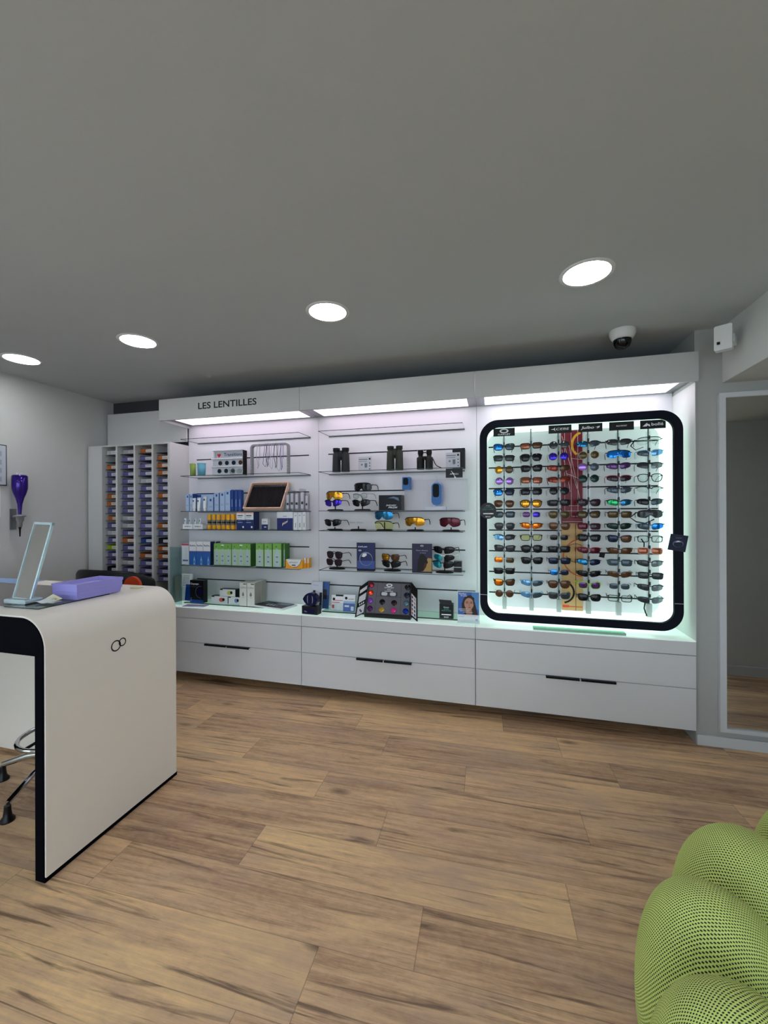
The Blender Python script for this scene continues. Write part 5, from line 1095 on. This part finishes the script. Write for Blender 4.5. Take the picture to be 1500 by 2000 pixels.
o = b.build('plastic_bag'); o.location = (-1.785, 1.225, PZ+.0005); tag(o, 'crumpled clear plastic bag beside the foot of the desk mirror', 'bag')
b = MB().add([(0, 0, .003), (.07, -.01, .001), (.075, .02, .006), (.01, .03, .02)], [(0, 1, 2, 3)], mat('cream_paper', (224, 218, 180), .6)); o = b.build('cream_slip'); o.location = (-1.76, 1.245, PZ+.012); tag(o, 'curled cream paper slip lying on the plastic bag', 'paper')
o = tag(MB().box(0, .05, 0, .03, 0, .003, mat('sticky_yellow', (215, 210, 150), .6)).build('sticky_note'), 'pale yellow sticky note behind the violet trays', 'sticky note'); o.location = (-1.72, 1.615, DZ+.0006)

# ------------------------------------------------------------------ stool under the desk and chairs behind
t = thing('drafting_stool', 'chrome four-legged drafting stool with foot ring under the desk', 'stool', (-2.03, 1.40, 0), 0)
C0 = Vector((-2.06, 1.52, 0)); t.location = C0
for k in range(4):
    a = math.atan2(1.26-C0.y, -1.99-C0.x)-radians(90*k)
    d = Vector((cos(a), sin(a), 0)); Lr = .268
    P = [tuple(d*.02+Vector((0, 0, .135))), tuple(d*Lr*.55+Vector((0, 0, .115))), tuple(d*Lr+Vector((0, 0, .075)))]
    l = MB().tube(P, [.02, .017, .013], M_steel, n=10, flat=.8).build('leg', t)
    MB().lathe([(0.026, 0), (.026, .008), (.016, .022), (.013, .045), (.012, .064)], M_black, 16, tuple(d*Lr)).build('glide', l)
MB().lathe([(.028, .08), (.03, .16), (.02, .17), (.02, .45), (.014, .46), (.014, .70)], M_steel, 20).build('gas_column', t)
MB().tube([(.15*cos(2*pi*k/32), .15*sin(2*pi*k/32), .225) for k in range(32)], .0105, M_steel, closed=True, n=8).build('foot_ring', t)
b = MB()
for k in range(3): a = 2*pi*k/3+.5; b.tube([(0.02*cos(a), .02*sin(a), .24), (.14*cos(a), .14*sin(a), .226)], .007, M_black, n=6)
b.build('ring_spokes', t)
MB().lathe([(.10, .70), (.17, .71), (.18, .74), (.15, .76), (0, .765)], M_black, 28).build('seat', t)
def puff(b, c, r, m, n=24, k=14, T=None, p=1.):
    vs = []
    for j in range(k+1):
        ph = pi*j/k
        for i in range(n):
            a = 2*pi*i/n; v = Vector((r[0]*sin(ph)*cos(a), r[1]*sin(ph)*sin(a), -r[2]*cos(ph)))
            if T: v = T @ v
            vs.append((c[0]+v[0], c[1]+v[1], c[2]+v[2]))
    b.add(vs, [(j*n+i, j*n+(i+1) % n, (j+1)*n+(i+1) % n, (j+1)*n+i) for j in range(k) for i in range(n)], m, True)
t = thing('office_chair', 'black office chair with a curved low back behind the desk', 'chair', (-2.70, 2.42, 0))
mle = mat('chair_leather', (12, 13, 14), .35)
def shellback(b, R_, a0, a1, z0, z1, th, m, cx=0, cy=0, n=20, sag=0.):
    for o in (0,):
        P = [];
        for i in range(n+1):
            a = radians(a0+(a1-a0)*i/n); q = abs(2*i/n-1)
            zt = z1-sag*q**3
            P.append([(cx+(R_+dr)*cos(a), cy+(R_+dr)*.55*sin(a), z) for dr, z in ((0, z0), (0, zt-.02), (th*.3, zt-.005), (th*.7, zt), (th, zt-.02), (th, z0))])
        k = 6; vs = [p for r_ in P for p in r_]
        b.add(vs, [(i*k+j, i*k+(j+1) % k, (i+1)*k+(j+1) % k, (i+1)*k+j) for i in range(n) for j in range(k)], m, True)
        b.add(P[0], [tuple(range(k))], m); b.add(P[-1], [tuple(range(k))[::-1]], m)
b = MB(); shellback(b, .34, 200, 340, .52, .895, .045, mle, cy=.06, sag=.07); b.build('backrest', t)
b = MB(); puff(b, (0, 0, .47), (.27, .25, .055), mle); b.build('seat', t)
MB().lathe([(.03, .10), (.03, .43)], M_steel, 16).build('gas_column', t)
for k in range(5):
    a = 2*pi*k/5; l = MB().tube([(.03*cos(a), .03*sin(a), .12), (.27*cos(a), .27*sin(a), .07)], [.02, .013], M_steel, n=8).build('leg', t)
    MB().lathe([(0, 0), (.022, .004), (.025, .022), (.02, .045), (.006, .058)], M_black, 14, (.27*cos(a), .27*sin(a), 0)).build('caster', l)
t = thing('orange_chair', 'orange round-backed chair partly hidden behind the desk', 'chair', (AX(261.5, 2.08), 2.08, 0))
mog = mat('orange_shell', (196, 66, 24), .45)
oz = AT(261.5, 1126, 2.07)[1]-.064
b = MB(); b.prism(circ(0, oz, .064, .064, 32), -.018, .0, mog, True); b.build('backrest', t, bevel=.006)
b = MB().box(-.02, .02, .002, .02, .44, oz+.02, M_steel); b.build('back_stem', t)
b = MB(); puff(b, (0, -.13, .43), (.15, .13, .03), mog); b.build('seat', t)
for sx_ in (-1, 1):
    for sy_ in (-1, 1): MB().tube([(sx_*.10, -.13+sy_*.09, .41), (sx_*.13, -.13+sy_*.11, .0)], .01, M_steel, n=8).build('leg', t)

# ------------------------------------------------------------------ green puffy armchair
m = bpy.data.materials.new('green_spacer_mesh'); m.use_nodes = True; nt = m.node_tree; N = nt.nodes; Lk = nt.links.new; bs = N['Principled BSDF']
uvn = N.new('ShaderNodeUVMap'); sp = N.new('ShaderNodeSeparateXYZ'); Lk(uvn.outputs[0], sp.inputs[0])
def mth(op, a, b_=None):
    n = N.new('ShaderNodeMath'); n.operation = op
    for i, x in enumerate((a, b_)):
        if x is None: continue
        if isinstance(x, (int, float)): n.inputs[i].default_value = x
        else: Lk(x, n.inputs[i])
    return n.outputs[0]
uu, vv = mth('MULTIPLY', sp.outputs[0], pi), mth('MULTIPLY', sp.outputs[1], pi)
prod = mth('MULTIPLY', mth('COSINE', uu), mth('COSINE', vv))
h1 = mth('ABSOLUTE', prod)     # peaks on a square lattice, staggered by the two cosines
hole = N.new('ShaderNodeValToRGB'); hole.color_ramp.elements[0].position = .20; hole.color_ramp.elements[1].position = .46; Lk(h1, hole.inputs[0])
# only half of the lattice points become holes, giving a honeycomb stagger
mx = N.new('ShaderNodeMix'); mx.data_type = 'RGBA'; mx.inputs['A'].default_value = (*lin((206, 222, 124)), 1); mx.inputs['B'].default_value = (*lin((30, 38, 14)), 1)
st = mth('GREATER_THAN', prod, 0.); fac = mth('MULTIPLY', hole.outputs[0], st); Lk(fac, mx.inputs['Factor']); Lk(mx.outputs['Result'], bs.inputs['Base Color'])
bs.inputs['Roughness'].default_value = .75; bs.inputs['Sheen Weight'].default_value = .25; bs.inputs['Sheen Tint'].default_value = (*lin((200, 225, 120)), 1)
bp = N.new('ShaderNodeBump'); bp.inputs['Strength'].default_value = .8; bp.inputs['Distance'].default_value = .003; bp.invert = True; Lk(fac, bp.inputs['Height']); Lk(bp.outputs[0], bs.inputs['Normal'])
M_green = m
PITCH = .0037
def lobe(c, r, yaw, lean, name, parent, n=56, k=40, sq=.85):
    """puffed fabric lobe: superellipsoid with a UV grid measured in real length"""
    T = Matrix.Translation(c) @ Matrix.Rotation(yaw, 4, 'Z') @ Matrix.Rotation(lean, 4, 'Y')
    b = MB(); vs = []; uv = []
    se = lambda x, p: math.copysign(abs(x)**p, x)
    per = 2*pi*math.sqrt((r[1]**2+r[2]**2)/2)
    nu = round(per/PITCH/2)*2; nv = round(pi*r[0]*1.1/PITCH)
    for j in range(k+1):
        th = pi*j/k          # pole axis along local X
        for i in range(n+1):
            a = 2*pi*i/n
            v = Vector((-r[0]*se(cos(th), sq), r[1]*se(sin(th), sq)*se(cos(a), .92), r[2]*se(sin(th), sq)*se(sin(a), .92)))
            vs.append(tuple(T @ v)); uv.append((nu*i/n, nv*j/k))
    w = n+1
    b.add(vs, [(j*w+i, j*w+i+1, (j+1)*w+i+1, (j+1)*w+i) for j in range(k) for i in range(n)], M_green, True)
    return b.build(name, parent, uv=uv)
CCX, CCY = .80, .74
t = thing('puffy_armchair', 'lime green puffy armchair in knitted mesh fabric at the lower right corner', 'armchair', (CCX, CCY, 0))
def pl_(x, y, z): return (x-CCX, y-CCY, z)
LB = [ # x, y, z, along, across, height, yaw
 (.400, .915, .34, .130, .110, .235, 150), (.545, 1.085, .34, .150, .130, .235, 120), (.745, 1.225, .34, .13, .12, .235, 80), (.350, .735, .34, .12, .105, .225, 185),
 (.92, 1.20, .34, .13, .12, .23, 55), (1.10, 1.05, .34, .13, .12, .23, 25), (1.17, .85, .34, .13, .12, .23, 0), (.385, .55, .34, .13, .11, .22, 215)]
for x, y, z, a, c, h, yw in LB: lobe(pl_(x, y, z), (a, c, h), radians(yw), 0, 'padded_lobe', t)
for x, y, z, a, c, h, yw in ((.60, .88, .35, .15, .13, .13, 120), (.86, .93, .31, .16, .15, .12, 90), (.60, .62, .31, .16, .14, .12, 180), (.88, .64, .29, .17, .15, .12, 90)): lobe(pl_(x, y, z), (a, c, h), radians(yw), 0, 'seat_lobe', t)
MB().lathe([(.30, .012), (.33, .04), (.36, .2), (.33, .3), (0, .31)], mat('green_base', (90, 120, 50), .8), 36).build('base', t)
b = MB()
for k in range(4): a = pi/4+k*pi/2; MB().lathe([(.02, 0), (.025, .03)], M_black, 12, (.24*cos(a), .24*sin(a), 0)).build('foot', t)
